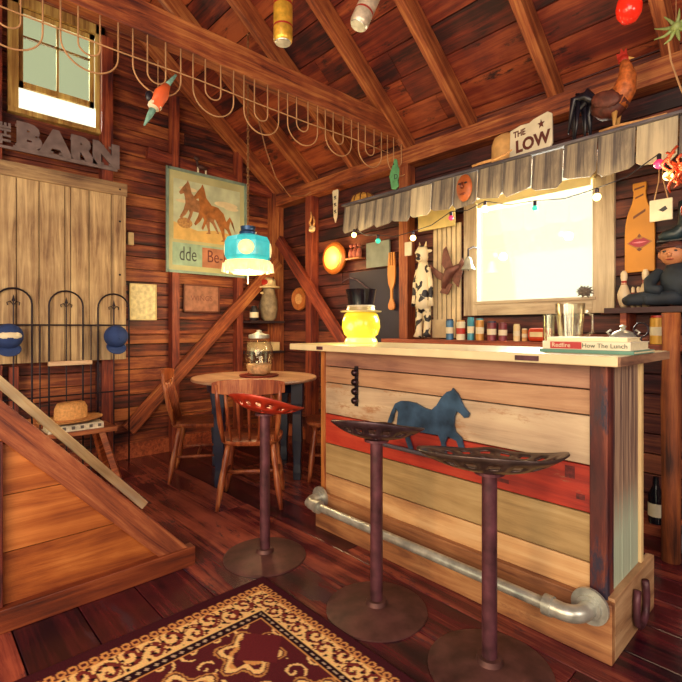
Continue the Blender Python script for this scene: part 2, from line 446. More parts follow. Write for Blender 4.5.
for i in range(7):
    ya = -.04 + i * .155; q.bar((-.03, ya, slope(ya) - .06), (-.74, ya, slope(ya) - .06), .15, .022, up=(0, .73, .69))
q.build('lid_boards', wood('lid_dark', '#2a1416', '#5a3430', '#86604c', 'x', .6, .4, 20), t)
timber('edge_strip', (-.79, -.1, .870 + 1.11*.478), (-.79, 1.11, .050), .06, .05, wood('pale_strip', '#d0aa74', '#f0d29c', '#fff0c8', 'x', .5, .1, 14), parent=t)
timber('corner_post', (.0, .265, .09), (.0, .265, .72), .04, .05, M_red, up=(1, 0, 0), parent=t)
# ------------------------------------------------------------------ bar
BX0, BX1, BY0, BY1 = -2.10, -.578, 1.80, 2.19
bar = thing('bar_counter', 'long home bar clad in painted reclaimed planks with cream top', 'bar', ((BX0+BX1)/2, (BY0+BY1)/2, 0))
bc = Vector(bar.location)
def L(x, y, z): return Vector((x, y, z)) - bc
boards = [(.932, 1.020, wood('plank_mauve', '#6e4a44', '#9c705c', '#b48c72', 'x', .55, .1, 14), 'mauve-tan top plank'),
          (.839, .930, wood('plank_tan', '#86604a', '#ac8262', '#c49e7a', 'x', .55, .1, 14), 'tan plank'),
          (.660, .837, wood('plank_white', '#98826c', '#bea68a', '#d2bf9e', 'x', .5, .1, 12, stain='#a67c5a', stain_at=.57), 'chipped off-white plank'),
          (.489, .658, wood('plank_red', '#6c1616', '#a83022', '#c24c32', 'x', .5, .1, 12, stain='#94644c', stain_at=.63), 'chipped red plank'),
          (.314, .487, wood('plank_olive', '#7e6644', '#a4885c', '#bca276', 'x', .5, .1, 10), 'faded olive plank'),
          (.200, .312, wood('plank_pine', '#9a6e4a', '#c49868', '#dab88a', 'x', .5, .1, 14), 'pale pine plank')]
for z0, z1, m_, lb in boards:
    o = B(L(BX0 + .03, BY0, z0 + .001), L(BX1 - .055, BY0 + .022, z1 - .002)).build('front_plank', m_, bar, bevel=.003); o['label'] = lb
# carcass and posts
B(L(BX0 + .03, BY0 + .03, .02), L(BX1 - .03, BY1 - .05, 1.02)).build('carcass', mat('dark_carcass', '#2a1a18', .8), bar)
M_postd = wood('post_dark_red', '#20101a', '#52201e', '#8c4834', 'z', .55, .2, 16, stain='#2a2438', stain_at=.56)
o = B(L(BX1 - .055, BY0 - .006, .2), L(BX1 + .004, BY0 + .06, 1.02)).build('corner_post', M_postd, bar, bevel=.003)
B(L(BX0, BY0 - .008, .0), L(BX0 + .035, BY0 + .06, 1.02)).build('corner_post', wood('post_orange', '#6c3018', '#b06a34', '#d0904e', 'z', .5, .1, 16), bar, bevel=.003)
B(L(BX0, BY0 + .06, .0), L(BX0 + .02, BY1, 1.02)).build('end_panel', M_chair, bar)
# right end: weathered boards, grey above and pale green below
M_end = bpy.data.materials.new('end_boards'); M_end.use_nodes = True
def _end():
    nt = M_end.node_tree; N = nt.nodes; K = nt.links; b = N['Principled BSDF']; b.inputs['Roughness'].default_value = .6
    tc = N.new('ShaderNodeTexCoord'); mp = N.new('ShaderNodeMapping'); mp.inputs['Scale'].default_value = (60, 60, 2.5)
    K.new(tc.outputs['Object'], mp.inputs[0]); n1 = N.new('ShaderNodeTexNoise'); n1.inputs['Scale'].default_value = 1; n1.inputs['Detail'].default_value = 8
    K.new(mp.outputs[0], n1.inputs[0]); r1 = N.new('ShaderNodeValToRGB'); K.new(n1.outputs[0], r1.inputs[0])
    r1.color_ramp.elements[0].position = .35; r1.color_ramp.elements[0].color = c4(srgb('#50383a')); r1.color_ramp.elements[1].position = .65; r1.color_ramp.elements[1].color = c4(srgb('#b4967c'))
    r2 = N.new('ShaderNodeValToRGB'); K.new(n1.outputs[0], r2.inputs[0]); r2.color_ramp.elements[0].color = c4(srgb('#9cae98')); r2.color_ramp.elements[1].color = c4(srgb('#c2cdb4'))
    sp = N.new('ShaderNodeSeparateXYZ'); K.new(tc.outputs['Object'], sp.inputs[0])
    ma = N.new('ShaderNodeMath'); ma.operation = 'MULTIPLY_ADD'; K.new(n1.outputs[0], ma.inputs[0]); ma.inputs[1].default_value = .35; K.new(sp.outputs[2], ma.inputs[2])
    r3 = N.new('ShaderNodeValToRGB'); K.new(ma.outputs[0], r3.inputs[0]); r3.color_ramp.elements[0].position = .58; r3.color_ramp.elements[1].position = .74
    mx = N.new('ShaderNodeMixRGB'); K.new(r3.outputs[0], mx.inputs[0]); K.new(r2.outputs[0], mx.inputs[1]); K.new(r1.outputs[0], mx.inputs[2]); K.new(mx.outputs[0], b.inputs['Base Color'])
_end()
e = MB()
for i in range(3): e.box(L(BX1 - .03, BY0 + .065 + i*.098, .2), L(BX1, BY0 + .065 + i*.098 + .095, 1.02))
o = e.build('end_boards', M_end, bar, bevel=.002); o['label'] = 'grey weathered end boards turning pale green below'
B(L(BX1 - .03, BY1 - .03, .2), L(BX1 + .01, BY1, 1.02)).build('corner_strip', wood('strip_cream', '#b08a54', '#dcbc84', '#ecd4a0', 'z', .5, .1, 14), bar, bevel=.002)
# plinth
M_pl = wood('plinth_pine', '#5c3424', '#94623e', '#b98a5c', 'x', .55, .1, 16, stain='#7c5038', stain_at=.63)
B(L(BX0 - .02, 1.768, .0), L(-.552, 1.80, .205)).build('plinth_board', M_pl, bar, bevel=.003)
B(L(-.582, 1.80, .0), L(-.552, 2.275, .215)).build('plinth_board', wood('plinth_end', '#6c4834', '#a47c58', '#c8a47c', 'y', .55, .1, 16, stain='#5c4038', stain_at=.64), bar, bevel=.003)
# counter top: cream planks with darker end grain
cm = mat('counter_cream', '#dccaa0', .28, var=.12, scale=6)
top = MB(); yy = 1.70
for wd in (.16, .15, .15, .145): top.box(L(-2.28, yy, 1.022), L(-.513, yy + wd - .002, 1.057)); yy += wd
tp = top.build('counter_top', cm, bar, bevel=.004)
B(L(-.513, 1.70, 1.024), L(-.505, 2.305, 1.055)).build('end_edge', wood('end_grain', '#5c3c30', '#8e6850', '#b08868', 'y', .7, .1, 24), bar)
for px, ex in ((527, .20), (320, .10)):
    c_ = at(px, 350, Y=1.70); 
    B(L(c_.x - ex*.22, 1.692, 1.030), L(c_.x + ex*.22, 1.70, 1.048)).build('edge_plate', M_rust, bar)
# foot rail
fr = thing('foot_rail', 'galvanised pipe foot rail running along the bar plinth', 'foot rail', (-1.3, 1.66, .18))
def FR(x, y, z): return (x + 1.3, y - 1.66, z - .18)
MB().tube([FR(-2.06, 1.66, .18), FR(-.70, 1.66, .18)], .021, 14).build('pipe', M_steel, fr, smooth='auto')
for x, s_ in ((-2.07, -1), (-.62, 1)):
    c0 = x
    pts = [FR(c0 - s_*.11, 1.66, .18)] + [FR(c0 - s_*.055 + s_*.055*math.sin(a), 1.66 + .055*(1 - math.cos(a)), .18) for a in [PI/2*k/6 for k in range(7)]] + [FR(c0, 1.767, .18)]
    MB().tube(pts, [.031] + [.029]*7 + [.029], 16).tube([FR(c0 - s_*.115, 1.66, .18), FR(c0 - s_*.085, 1.66, .18)], .035, 16).build('elbow', M_steel, fr, smooth='auto')
    MB().tube([FR(c0, 1.755, .18), FR(c0, 1.7675, .18)], .062, 24).tube([FR(c0, 1.742, .18), FR(c0, 1.757, .18)], .040, 20).build('flange', M_steel, fr, smooth='auto')
# horseshoe on the plinth end
hs_ = MB(); pts = []
for k in range(15):
    a = PI + PI * k / 14; pts.append((0, .062 * math.cos(a), .062 * math.sin(a)))
pts = [(0, -.050, .085), (0, -.060, .045)] + pts + [(0, .060, .045), (0, .050, .085)]
o = hs_.tube(pts, .013, 8).build('horseshoe', M_rust, loc=(-.537, 2.046, .095), smooth=True)
tag(o, 'dark rusty horseshoe nailed to the end of the bar plinth', 'horseshoe')
# blue horse
hp = thing('horse_plaque', 'flat blue metal horse standing on a rod across the bar front', 'horse ornament', (-1.34, 1.785, .574))
prof = [(-.235,.105),(-.222,.135),(-.205,.170),(-.185,.205),(-.150,.222),(-.105,.225),(-.060,.222),(-.010,.205),(.030,.200),(.060,.225),(.085,.262),(.115,.292),(.140,.300),(.147,.312),(.157,.300),
 (.172,.288),(.185,.262),(.200,.236),(.228,.210),(.222,.192),(.205,.188),(.185,.205),(.165,.212),(.155,.190),(.150,.150),(.158,.120),(.188,.100),(.200,.060),(.178,.012),(.162,.012),(.176,.060),(.165,.082),(.120,.095),(.105,.06),(.112,.0),(.092,.0),(.085,.06),(.07,.092),(-.040,.088),
 (-.085,.082),(-.100,.050),(-.080,.000),(-.100,.000),(-.125,.050),(-.120,.095),(-.150,.09),(-.185,.03),(-.205,.03),(-.175,.10),(-.165,.165),(-.180,.185),(-.195,.150),(-.205,.115),(-.225,.09)]
MB().prism(prof, -.006, .006).build('horse', mat('horse_blue', '#3a5674', .42, .45, var=.6, scale=11), hp)
MB().tube([(-.27, 0, -.012), (.25, 0, -.012)], .011, 10).build('rod', mat('rod_grey', '#6a6470', .4, .6), hp, smooth='auto')
for (xa, za, w_, h_) in ((-.72, .60, .035, .045), (-.68, .53, .03, .02), (-.86, .615, .05, .02), (-1.0, .52, .06, .015)):
    B(L(xa, BY0 - .0012, za), L(xa + w_, BY0, za + h_)).build('stencil_mark', mat('stencil_dark', '#5c1c1c', .7, var=.5, scale=80), bar)
# sleigh bells
sb = thing('bell_strap', 'short dark strap of sleigh bells hanging on bar front planks', 'sleigh bells', (-1.81, 1.795, .73))
B((-.012, -.003, 0), (.012, .003, .215)).build('strap', M_blackpt, sb)
for k in range(4): MB().ball((0, -.016, .03 + k*.05), (.021, .016, .019), 12).build('bell', mat('bell_dark', '#3a2a30', .3, .8, var=.3), sb, smooth=True)

# ------------------------------------------------------------------ stools with tractor seats
def seat_surface(w_, d_, hump, horn=0.0, nr=14, na=64, holes=True, flip=1):
    """iron tractor seat pan: x is sideways, -y is the raised back"""
    bm = MB(); V = []
    for i in range(nr + 1):
        r_ = i / nr; row = []
        for k in range(na):
            a = 2*PI*k/na; ca_, sa_ = math.cos(a), math.sin(a)
            rx_ = w_/2 * (1 + .05*math.cos(2*a)); 
            ry_ = d_/2 * (1 - .18 * max(0, sa_) ** 6 + .0)
            x = rx_ * r_ * ca_; y_ = ry_ * r_ * sa_
            z = .055 * r_ ** 2.6 * (1.0 + hump * max(0, -sa_) ** 1.5) - .035 * max(0, sa_) * r_ ** 3
            z += .018 * math.exp(-(x / (.06)) ** 2) * max(0, y_ / (d_/2))
            z += horn * max(0, ca_) ** 6 * r_ ** 3 
            row.append(bm.bm.verts.new((x, y_, z)))
        V.append(row)
    for i in range(nr):
        for k in range(na):
            hole = holes and ((i in (10, 11) and k % 4 in (0, 1) and (k % 8 < 8)) or (i in (6, 7) and k % 8 in (1, 2)))
            if hole: continue
            k2 = (k+1) % na
            if i == 0:
                if k == 0: pass
                try: bm.bm.faces.new((V[0][0], V[1][k], V[1][k2]))
                except ValueError: pass
            else: bm.bm.faces.new((V[i][k], V[i+1][k], V[i+1][k2], V[i][k2]))
    bmesh.ops.delete(bm.bm, geom=[v for v in bm.bm.verts if not v.link_faces], context='VERTS')
    return bm
def stool(x, y, hseat, w_, d_, rotz, tilt, hump, m_seat, label, horn=0):
    t = thing('bar_stool', label, 'bar stool', (x, y, 0), 0, 'tractor seat stools along the bar')
    MB().lathe([(.205, 0), (.205, .006), (.185, .012), (.10, .02), (.045, .028), (.04, .045), (.0, .046)], n=40).build('base', mat('base_iron', '#553634', .5, .4, var=.5, scale=14, bump=.2), t, smooth='auto')
    MB().lathe([(.0255, .03), (.0255, hseat - .004)], n=18).build('post', M_rust, t, smooth='auto')
    MB().lathe([(.05, hseat - .012), (.05, hseat - .002)], n=18).build('mounting_plate', M_rust, t)
    b_ = seat_surface(w_, d_, hump, horn)
    o = b_.build('seat', m_seat, t, loc=(0, 0, hseat), rot=(tilt[0], tilt[1], rotz), smooth=True)
    so = o.modifiers.new('s', 'SOLIDIFY'); so.thickness = .006
    return t
M_seatb = mat('seat_iron', '#46343c', .35, .5, var=.5, scale=20, bump=.2)
stool(-2.01, 1.345, .725, .38, .32, .55, (.0, .12), 1.0, mat('seat_red', '#a8301c', .35, .2, var=.3, scale=20), 'rusty stool with a red perforated tractor seat, farthest from camera')
stool(-1.32, 1.425, .70, .37, .34, .5, (-.0, .03), .75, M_seatb, 'middle of three bar stools, dark slotted iron tractor seat')
stool(-.83, 1.455, .672, .47, .38, .5, (0, .0), .55, mat('seat_iron_worn', '#584a48', .32, .65, var=.45, scale=16, bump=.2), 'nearest bar stool, worn grey-black iron tractor seat with raised back', .02)

# ------------------------------------------------------------------ rug
def rug():
    X0, X1, Y0, Y1 = -1.835, -.05, -1.1, 1.218; st = .0055
    nx = int((X1-X0)/st) + 1; ny = int((Y1-Y0)/st) + 1
    xs = np.linspace(X0, X1, nx); ys = np.linspace(Y0, Y1, ny)
    gx, gy = np.meshgrid(xs, ys)
    co = np.stack([gx.ravel(), gy.ravel(), np.full(gx.size, .012)], 1)
    idx = np.arange(nx*ny).reshape(ny, nx)
    q = np.stack([idx[:-1, :-1], idx[:-1, 1:], idx[1:, 1:], idx[1:, :-1]], -1).reshape(-1, 4)
    me = bpy.data.meshes.new('rug'); me.vertices.add(len(co)); me.vertices.foreach_set('co', co.ravel())
    me.loops.add(q.size); me.loops.foreach_set('vertex_index', q.ravel())
    me.polygons.add(len(q)); me.polygons.foreach_set('loop_start', np.arange(0, q.size, 4)); me.polygons.foreach_set('loop_total', np.full(len(q), 4))
    me.update()
    dx = np.minimum(gx - X0, X1 - gx) * .70; dy = np.minimum(gy - Y0, Y1 - gy)
    side = dx < dy; d = np.where(side, dx, dy); s = np.where(side, gy, gx)
    # coordinate along the border measured from the far corner
    s = np.where(side, (Y1 - gy), (gx - X0))
    mar = np.array(srgb('#511620')); drk = np.array(srgb('#230a18')); gold = np.array(srgb('#c98d4a')); cre = np.array(srgb('#e2bb78')); red = np.array(srgb('#7c2a26'))
    C = np.tile(mar, (ny, nx, 1))
    def put(mask, c): C[mask] = c
    put(d < .035, np.array(srgb('#3c0f1c')))
    lace = (d > .035) & (d < .065)
    ph = (s % .034) / .034 - .5; rr = np.hypot(ph * .034, d - .05)
    put(lace & (np.abs(rr - .011) < .0035), gold)
    put((d > .062) & (d < .067), gold)
    bd = (d >= .067) & (d < .145)
    put(bd, cre)
    # scrolling vines with curled leaves
    P = .15; ss = s % P; up = ss < P/2
    cx = np.where(up, P/4, 3*P/4); cy = np.where(up, .092, .118)
    vx = ss - cx; vy = d - cy; r_ = np.hypot(vx, vy); th = np.arctan2(vy * np.where(up, 1, -1), vx)
    spir = np.sin(th * 1 + r_ * 190)
    put(bd & (spir > .25) & (r_ < .033), red * .8)
    put(bd & (r_ > .034) & (r_ < .041), red * .7)
    put(bd & (np.sin(s * 130) * np.sin(d * 160 + s * 40) > .62), drk)
    put((d >= .145) & (d < .151), cre)
    gs = (d >= .151) & (d < .180); put(gs, drk)
    bp = (s % .030) / .030 - .5
    put(gs & ((np.abs(bp * .030) / .009 + np.abs(d - .1655) / .006) < 1), np.array(srgb('#b5a088')))
    put((d >= .180) & (d < .184), gold)
    fl = d >= .184
    # field: medallion motif with curled palmettes
    fx = gx - X0; fy = Y1 - gy
    for (mx_, my_, R) in ((.40, .32, .085), (.72, .30, .075), (.45, .60, .10), (.80, .62, .10), (1.12, .34, .08), (1.1, .68, .1), (.42, .95, .1), (.80, 1.0, .11)):
        vx, vy = fx - mx_, fy - my_; r_ = np.hypot(vx, vy); th = np.arctan2(vy, vx)
        pet = R * (1 + .22 * np.sin(th * 6))
        put(fl & (np.abs(r_ - pet) < .010), cre)
        put(fl & (r_ < pet - .010) & (np.sin(th * 3 + r_ * 120) > .45), gold)
        put(fl & (np.abs(r_ - pet - .022) < .004), gold * .8)
    P = .105; ix = np.floor(fx / P); iy = np.floor(fy / P); sgn = np.where((ix + iy) % 2 == 0, 1, -1)
    vx, vy = (fx % P) - P/2, (fy % P) - P/2; r_ = np.hypot(vx, vy); th = np.arctan2(vy * sgn, vx)
    near = np.zeros_like(fx, bool)
    for (mx_, my_, R) in ((.40, .32, .085), (.72, .30, .075), (.45, .60, .10), (.80, .62, .10), (1.12, .34, .08), (1.1, .68, .1), (.42, .95, .1), (.80, 1.0, .11)):
        near |= np.hypot(fx - mx_, fy - my_) < R + .04
    put(fl & ~near & (np.sin(th + r_ * 170) > .72) & (r_ < .045), cre)
    # plain maroon cartouche in the corner of the field
    cart = (np.abs(fx - .40) + np.abs(fy - .28) * 1.1) < .105
    put(cart, np.array(srgb('#5e1822')))
    col = me.color_attributes.new('pattern', 'FLOAT_COLOR', 'POINT')
    buf = np.ones((ny*nx, 4)); buf[:, :3] = C.reshape(-1, 3); col.data.foreach_set('color', buf.ravel())
    m = bpy.data.materials.new('rug_wool'); m.use_nodes = True; N = m.node_tree.nodes; K = m.node_tree.links
    b = N['Principled BSDF']; b.inputs['Roughness'].default_value = .95; set_in(b, 'Specular IOR Level', .1)
    at_ = N.new('ShaderNodeVertexColor'); at_.layer_name = 'pattern'
    tc = N.new('ShaderNodeTexCoord'); no = N.new('ShaderNodeTexNoise'); no.inputs['Scale'].default_value = 160; K.new(tc.outputs['Object'], no.inputs[0])
    mx = N.new('ShaderNodeMixRGB'); mx.blend_type = 'MULTIPLY'; mx.inputs[0].default_value = .5
    K.new(at_.outputs[0], mx.inputs[1]); K.new(no.outputs['Color'], mx.inputs[2])
    g = N.new('ShaderNodeHueSaturation'); g.inputs['Value'].default_value = 1.35; g.inputs['Saturation'].default_value = .95
    K.new(mx.outputs[0], g.inputs['Color']); K.new(g.outputs[0], b.inputs['Base Color'])
    bp_ = N.new('ShaderNodeBump'); bp_.inputs['Strength'].default_value = .4; bp_.inputs['Distance'].default_value = .004
    K.new(no.outputs['Fac'], bp_.inputs['Height']); K.new(bp_.outputs[0], b.inputs['Normal'])
    me.materials.append(m)
    o = bpy.data.objects.new('rug', me); COL.objects.link(o)
    md = o.modifiers.new('t', 'SOLIDIFY'); md.thickness = .011; md.offset = -1
    tag(o, 'maroon and gold oriental rug with scrolling border on floor', 'rug')
rug()

# ------------------------------------------------------------------ table and chairs
TC = (-3.25, 2.08)
t = thing('round_table', 'round wooden table with dark blue legs in the corner', 'table', (TC[0], TC[1], 0))
MB().lathe([(.46, .735), (.49, .742), (.495, .752), (.49, .762), (.0, .763)], n=48).build('tabletop', wood('table_top', '#7c5444', '#b08a70', '#cdb094', 'x', .3, .1, 12), t, smooth='auto')
MB().lathe([(.37, .66), (.38, .735)], n=32).build('apron', mat('table_blue', '#141a34', .4, var=.3), t, smooth='auto')
for k in range(4):
    a = math.radians(-71 + 90*k); c = Vector((math.cos(a), math.sin(a), 0)) * .405
    MB().lathe([(.040, 0), (.044, .06), (.038, .12), (.052, .30), (.046, .5), (.062, .58), (.064, .74)], c=(c.x, c.y, 0), n=4).build('leg', _m['table_blue'], t, bevel=.004)
def chair(x, y, rotz, label):
    """arrow-back wooden chair facing local +y"""
    t = thing('dining_chair', label, 'chair', (x, y, 0), rotz, 'wooden chairs around the round table')
    sp = []
    for k in range(28):
        a = 2*PI*k/28; ca_, sa_ = math.cos(a), math.sin(a)
        sp.append((.20 * (abs(ca_) ** .6) * (1 if ca_ > 0 else -1) * (1 + .08*sa_), .205 * (abs(sa_) ** .6) * (1 if sa_ > 0 else -1)))
    s = MB(); r0 = s.ring([(a*.94, b*.94, .405) for a, b in sp]); r1 = s.ring([(a, b, .42) for a, b in sp]); r2 = s.ring([(a, b, .435) for a, b in sp]); r3 = s.ring([(a*.9, b*.9, .44) for a, b in sp]); r4 = s.ring([(a*.5, b*.5, .43) for a, b in sp])
    s.bridge(r0, r1); s.bridge(r1, r2); s.bridge(r2, r3); s.bridge(r3, r4); s.bm.faces.new(r0[::-1]); s.bm.faces.new(r4)
    s.build('seat', M_chair, t, smooth='auto')
    for sx in (-1, 1):
        for sy in (-1, 1):
            p0 = Vector((sx*.14, sy*.13, .41)); p1 = Vector((sx*.20, sy*(.20 if sy < 0 else .18), 0))
            pts = [p0.lerp(p1, k/8) for k in range(9)]
            MB().tube(pts, [.014, .017, .021, .017, .021, .023, .019, .015, .011], 10).build('leg', M_chair, t, smooth=True)
    m_ = .45
    for sx in (-1, 1): MB().tube([(sx*.17, -.165, .19), (sx*.17, 0, .19), (sx*.17, .155, .19)], [.008, .013, .008], 8).build('stretcher', M_chair, t, smooth=True)
    MB().tube([(-.17, 0, .19), (0, 0, .19), (.17, 0, .19)], [.008, .013, .008], 8).build('stretcher', M_chair, t, smooth=True)
    MB().tube([(-.18, .165, .13), (0, .165, .13), (.18, .165, .13)], [.008, .012, .008], 8).build('stretcher', M_chair, t, smooth=True)
    for sx in (-1, 1):
        MB().tube([(sx*.165, -.165, .43), (sx*.18, -.20, .56), (sx*.19, -.225, .68), (sx*.195, -.25, .80)], [.013, .018, .014, .011], 10).build('back_post', M_chair, t, smooth=True)
    for k in range(5):
        x_ = (k - 2) * .062
        MB().tube([(x_*.9, -.175, .43), (x_*1.05, -.205, .56), (x_*1.1, -.225, .66), (x_*1.15, -.242, .74)], [.008, .009, .012, .008], 8).build('spindle', M_chair, t, smooth=True)
    cr = MB(); pr = None
    for k in range(13):
        u = -1 + k/6; x_ = .225*u; y_ = -.262 + .03*u*u; zt = .835 - .022*abs(u)**3; zb = .735 + .012*abs(u)**2
        rg = cr.ring([(x_, y_ - .009, zb), (x_, y_ + .009, zb), (x_, y_ + .006, zt), (x_, y_ - .012, zt)])
        if pr: cr.bridge(pr, rg)
        else: cr.bm.faces.new(rg)
        pr = rg
    cr.bm.faces.new(pr[::-1])
    cr.build('top_rail', M_chair, t, bevel=.003)
    return t
def facing(x, y): return math.atan2(TC[1] - y, TC[0] - x) - PI/2
c1 = chair(-2.735, 1.73, math.radians(52), 'wooden spindle-back chair with its back towards camera, behind red stool')
dup(c1, (-3.48, 1.72, 0), math.radians(-32), 'wooden spindle-back chair left of round table, by the diagonal brace')
dup(c1, (-2.79, 2.50, 0), math.radians(140), 'wooden chair at right of round table, half hidden by bar')

# ------------------------------------------------------------------ bench, hat, fence by the left wall
bn = thing('bench', 'low wooden bench with splayed legs under the iron trellis', 'bench', (-3.92, .75, 0))
M_bench = wood('bench_wood', '#4e1f16', '#925032', '#bd7c50', 'y', .5, .2, 20)
B((-.15, -.45, .375), (.15, .45, .41)).build('seat', M_bench, bn, bevel=.005)
for sx in (-1, 1):
    for sy in (-1, 1): timber('leg', (sx*.10, sy*.36, .375), (sx*.15, sy*.46, .0), .04, .045, M_chair, parent=bn)
bx = thing('photo_album', 'white printed flat book on bench beneath the straw hat', 'book', (-3.90, .93, .411))
B((-.10, -.17, .004), (.10, .17, .040)).build('pages', M_white, bx)
for z in (0, .040): B((-.105, -.18, z), (.11, .18, z + .004)).build('cover', mat('album_cover', '#cfc6b4', .5, var=.3, scale=50), bx)
sp_ = MB()
for k in range(6): sp_.box((.1101, -.15 + k*.058, .012), (.1108, -.15 + k*.058 + .022, .034))
B((.104, -.18, .004), (.110, .18, .040)).build('spine', _m['album_cover'], bx)
sp_.build('spine_marks', mat('ink_grey', '#5c5452', .7), bx)
ht = thing('straw_hat', 'tan straw hat lying on the white book on the bench', 'hat', (-3.91, .92, .456), .5)
MB().lathe([(.235, .026), (.237, .031), (.20, .014), (.125, .006), (.118, .11), (.10, .145), (.06, .135), (.0, .12)], sx=.75, sy=1.0, n=36).build('hat_body', M_straw, ht, smooth=True)
MB().lathe([(.1255, .010), (.124, .035)], sx=.75, sy=1.0, n=36).build('hat_band', mat('band_tan', '#a86c3c', .7), ht, smooth='auto')

fe = thing('iron_trellis', 'black wrought iron trellis of three arches behind the bench', 'trellis', (-4.2, .7, 0))
def FE(px, py): p_ = at(px, py, X=-4.2); return (0, p_.y - .7, p_.z)
for (pa, pb, ptop) in ((-6, 32, 288), (49, 83, 291), (98, 129, 294)):
    a = FE(pa, 310); b_ = FE(pb, 310); tpz = FE((pa+pb)/2, ptop)[2]
    r_ = (b_[1] - a[1]) / 2; cy = (a[1] + b_[1]) / 2; zc = tpz - r_
    pts = [(0, a[1], .0), (0, a[1], zc * .5), (0, a[1], zc)] + [(0, cy - r_ * math.cos(PI*k/12), zc + r_ * math.sin(PI*k/12)) for k in range(1, 12)] + [(0, b_[1], zc), (0, b_[1], zc*.5), (0, b_[1], .0)]
    MB().tube(pts, .007, 8).build('arch', M_dark, fe, smooth=True)
    zf = zc + .02
    MB().tube([(0, cy, 0), (0, cy, zf)], .005, 6).prism([(cy - .012, zf), (cy, zf + .05), (cy + .012, zf)], -.004, .004, Matrix(((0,1,0,0),(1,0,0,0),(0,0,1,0),(0,0,0,1)))).tube([(0, cy - .035, zf - .03), (0, cy - .04, zf - .01), (0, cy - .02, zf), (0, cy, zf - .03), (0, cy + .02, zf), (0, cy + .04, zf - .01), (0, cy + .035, zf - .03)], .004, 6).build('finial', M_dark, fe)
z_r = FE(60, 325)[2]
MB().tube([(0, FE(-20, 325)[1], z_r), (0, FE(129, 325)[1], z_r)], .006, 6).build('rail', M_dark, fe)
MB().tube([(0, FE(-20, 325)[1], .62), (0, FE(129, 325)[1], .62)], .006, 6).build('rail', M_dark, fe)
for px in (40, 91):
    y_ = FE(px, 325)[1]; MB().tube([(0, y_, 0), (0, y_, z_r)], .005, 6).build('upright', M_dark, fe)
wr = at(48, 364, X=-4.178); wq = at(92, 362, X=-4.178)
fo = Vector((-4.2, .7, 0)); (timber('painted_rail', wr - fo, wq - fo, .03, .035, wood('chipped_white', '#8a5a48', '#c9a98c', '#e6d2b4', 'x', .6, .1, 20), parent=fe))['label'] = 'chipped white painted rail'
for px in (101, 14):
    p_ = at(px, 380, X=-4.28); struct(timber('trim_%d' % (70 + px), (-4.30, p_.y, .14), (-4.30, p_.y, .86), .06, .06, M_postd if px > 50 else M_red, up=(1, 0, 0)))
def cap(loc, label, white):
    t = thing('baseball_cap', label, 'cap', loc, 0)
    R_ = Matrix.Rotation(math.radians(78), 4, 'Y')
    c = MB().lathe([(.088, 0), (.092, .02), (.088, .055), (.066, .088), (.03, .104), (.0, .107)], n=24, M=R_)
    c.build('crown', M_blue, t, smooth=True)
    if white:
        MB().ball((.075, 0, .01), (.035, .075, .04), 16, Matrix.Rotation(-.2, 4, 'Y')).build('front_panel', M_white, t, smooth=True)
    MB().ball((.035, 0, -.085), (.07, .078, .012), 18, Matrix.Rotation(math.radians(50), 4, 'Y')).build('visor', M_blue, t, smooth=True)
    MB().ball((.112, 0, -.01), .007, 8).build('button', M_blue, t)
    return t
cap(at(8, 337, X=-4.15), 'navy baseball cap with white front panel on left trellis arch', True)
cap(at(115, 337, X=-4.15), 'plain navy blue baseball cap hanging on right trellis arch', False)

# ------------------------------------------------------------------ weathered board door on left wall
dy0, dy1 = at(-40, 300, X=XL + .12).y, at(125, 300, X=XL + .12).y
d_ = thing('door_1', None, None, (XL + .10, dy1, 0)); struct(d_)
yy = dy0 - dy1
for wd in (.17, .16, .145, .175, .04, .135, .17, .17, .17, .17):
    if yy + wd > 0: wd = -yy
    if wd < .01: break
    B((0, yy, .885), (.025, yy + wd - .006, 2.36)).build('door_board', M_grey, d_, bevel=.002); yy += wd
B((.025, dy0 - dy1, 2.27), (.05, 0.01, 2.375)).build('door_rail', M_greyx, d_, bevel=.003)
B((.025, -.10, .885), (.045, 0, 2.27)).build('door_stile', M_grey, d_, bevel=.003)
nl = MB()
for (a, b_) in ((-.05, 2.05), (-.05, 1.6), (-.92, 2.18), (-.05, 2.32)): nl.ball((.048, a, b_), .009, 8)
nl.build('nail', M_dark, d_)

# BARN sign
M_sign = mat('sign_grey', '#786a6c', .6, .2, var=.3)
p0 = at(13, 150, X=XL + .10); p1 = at(117, 168, X=XL + .10)
bs = thing('barn_sign', 'grey cut-out sign reading THE BARN under the loft window', 'sign', (XL + .102, p0.y, 2.475))
Wd = p1.y - p0.y
B((0, .0, 0), (.012, Wd, .035)).build('sign_bar', M_sign, bs)
for i, ch in enumerate('BARN'):
    cx_ = Wd * (.13 + i * .25); wl = Wd * .225
    lettering('letter', ch, .24, .008, M_sign, bs, (.006, cx_, .115), FACE_X, offset=.017, sx=1.12)
    rects = []
    if ch in 'ARN': rects += [(-wl/2, -wl*.12, .03, .052), (wl*.12, wl/2, .03, .052)]
    if ch in 'BRN': rects += [(-wl/2, -wl*.1, .178, .198)]
    if ch == 'N': rects += [(wl*.12, wl/2, .178, .198)]
    if ch == 'B': rects += [(-wl/2, -wl*.1, .03, .052)]
    for (u0, u1, v0, v1) in rects: B((0, cx_ + u0, v0), (.012, cx_ + u1, v1)).build('letter_serif', M_sign, bs)
lettering('small_letters', 'THE', .085, .006, M_sign, bs, (.006, -.045, .11), (PI/2, -PI/2, PI/2), offset=.004)
B((0, -.085, 0), (.010, 0, .02)).build('small_bar', M_sign, bs)

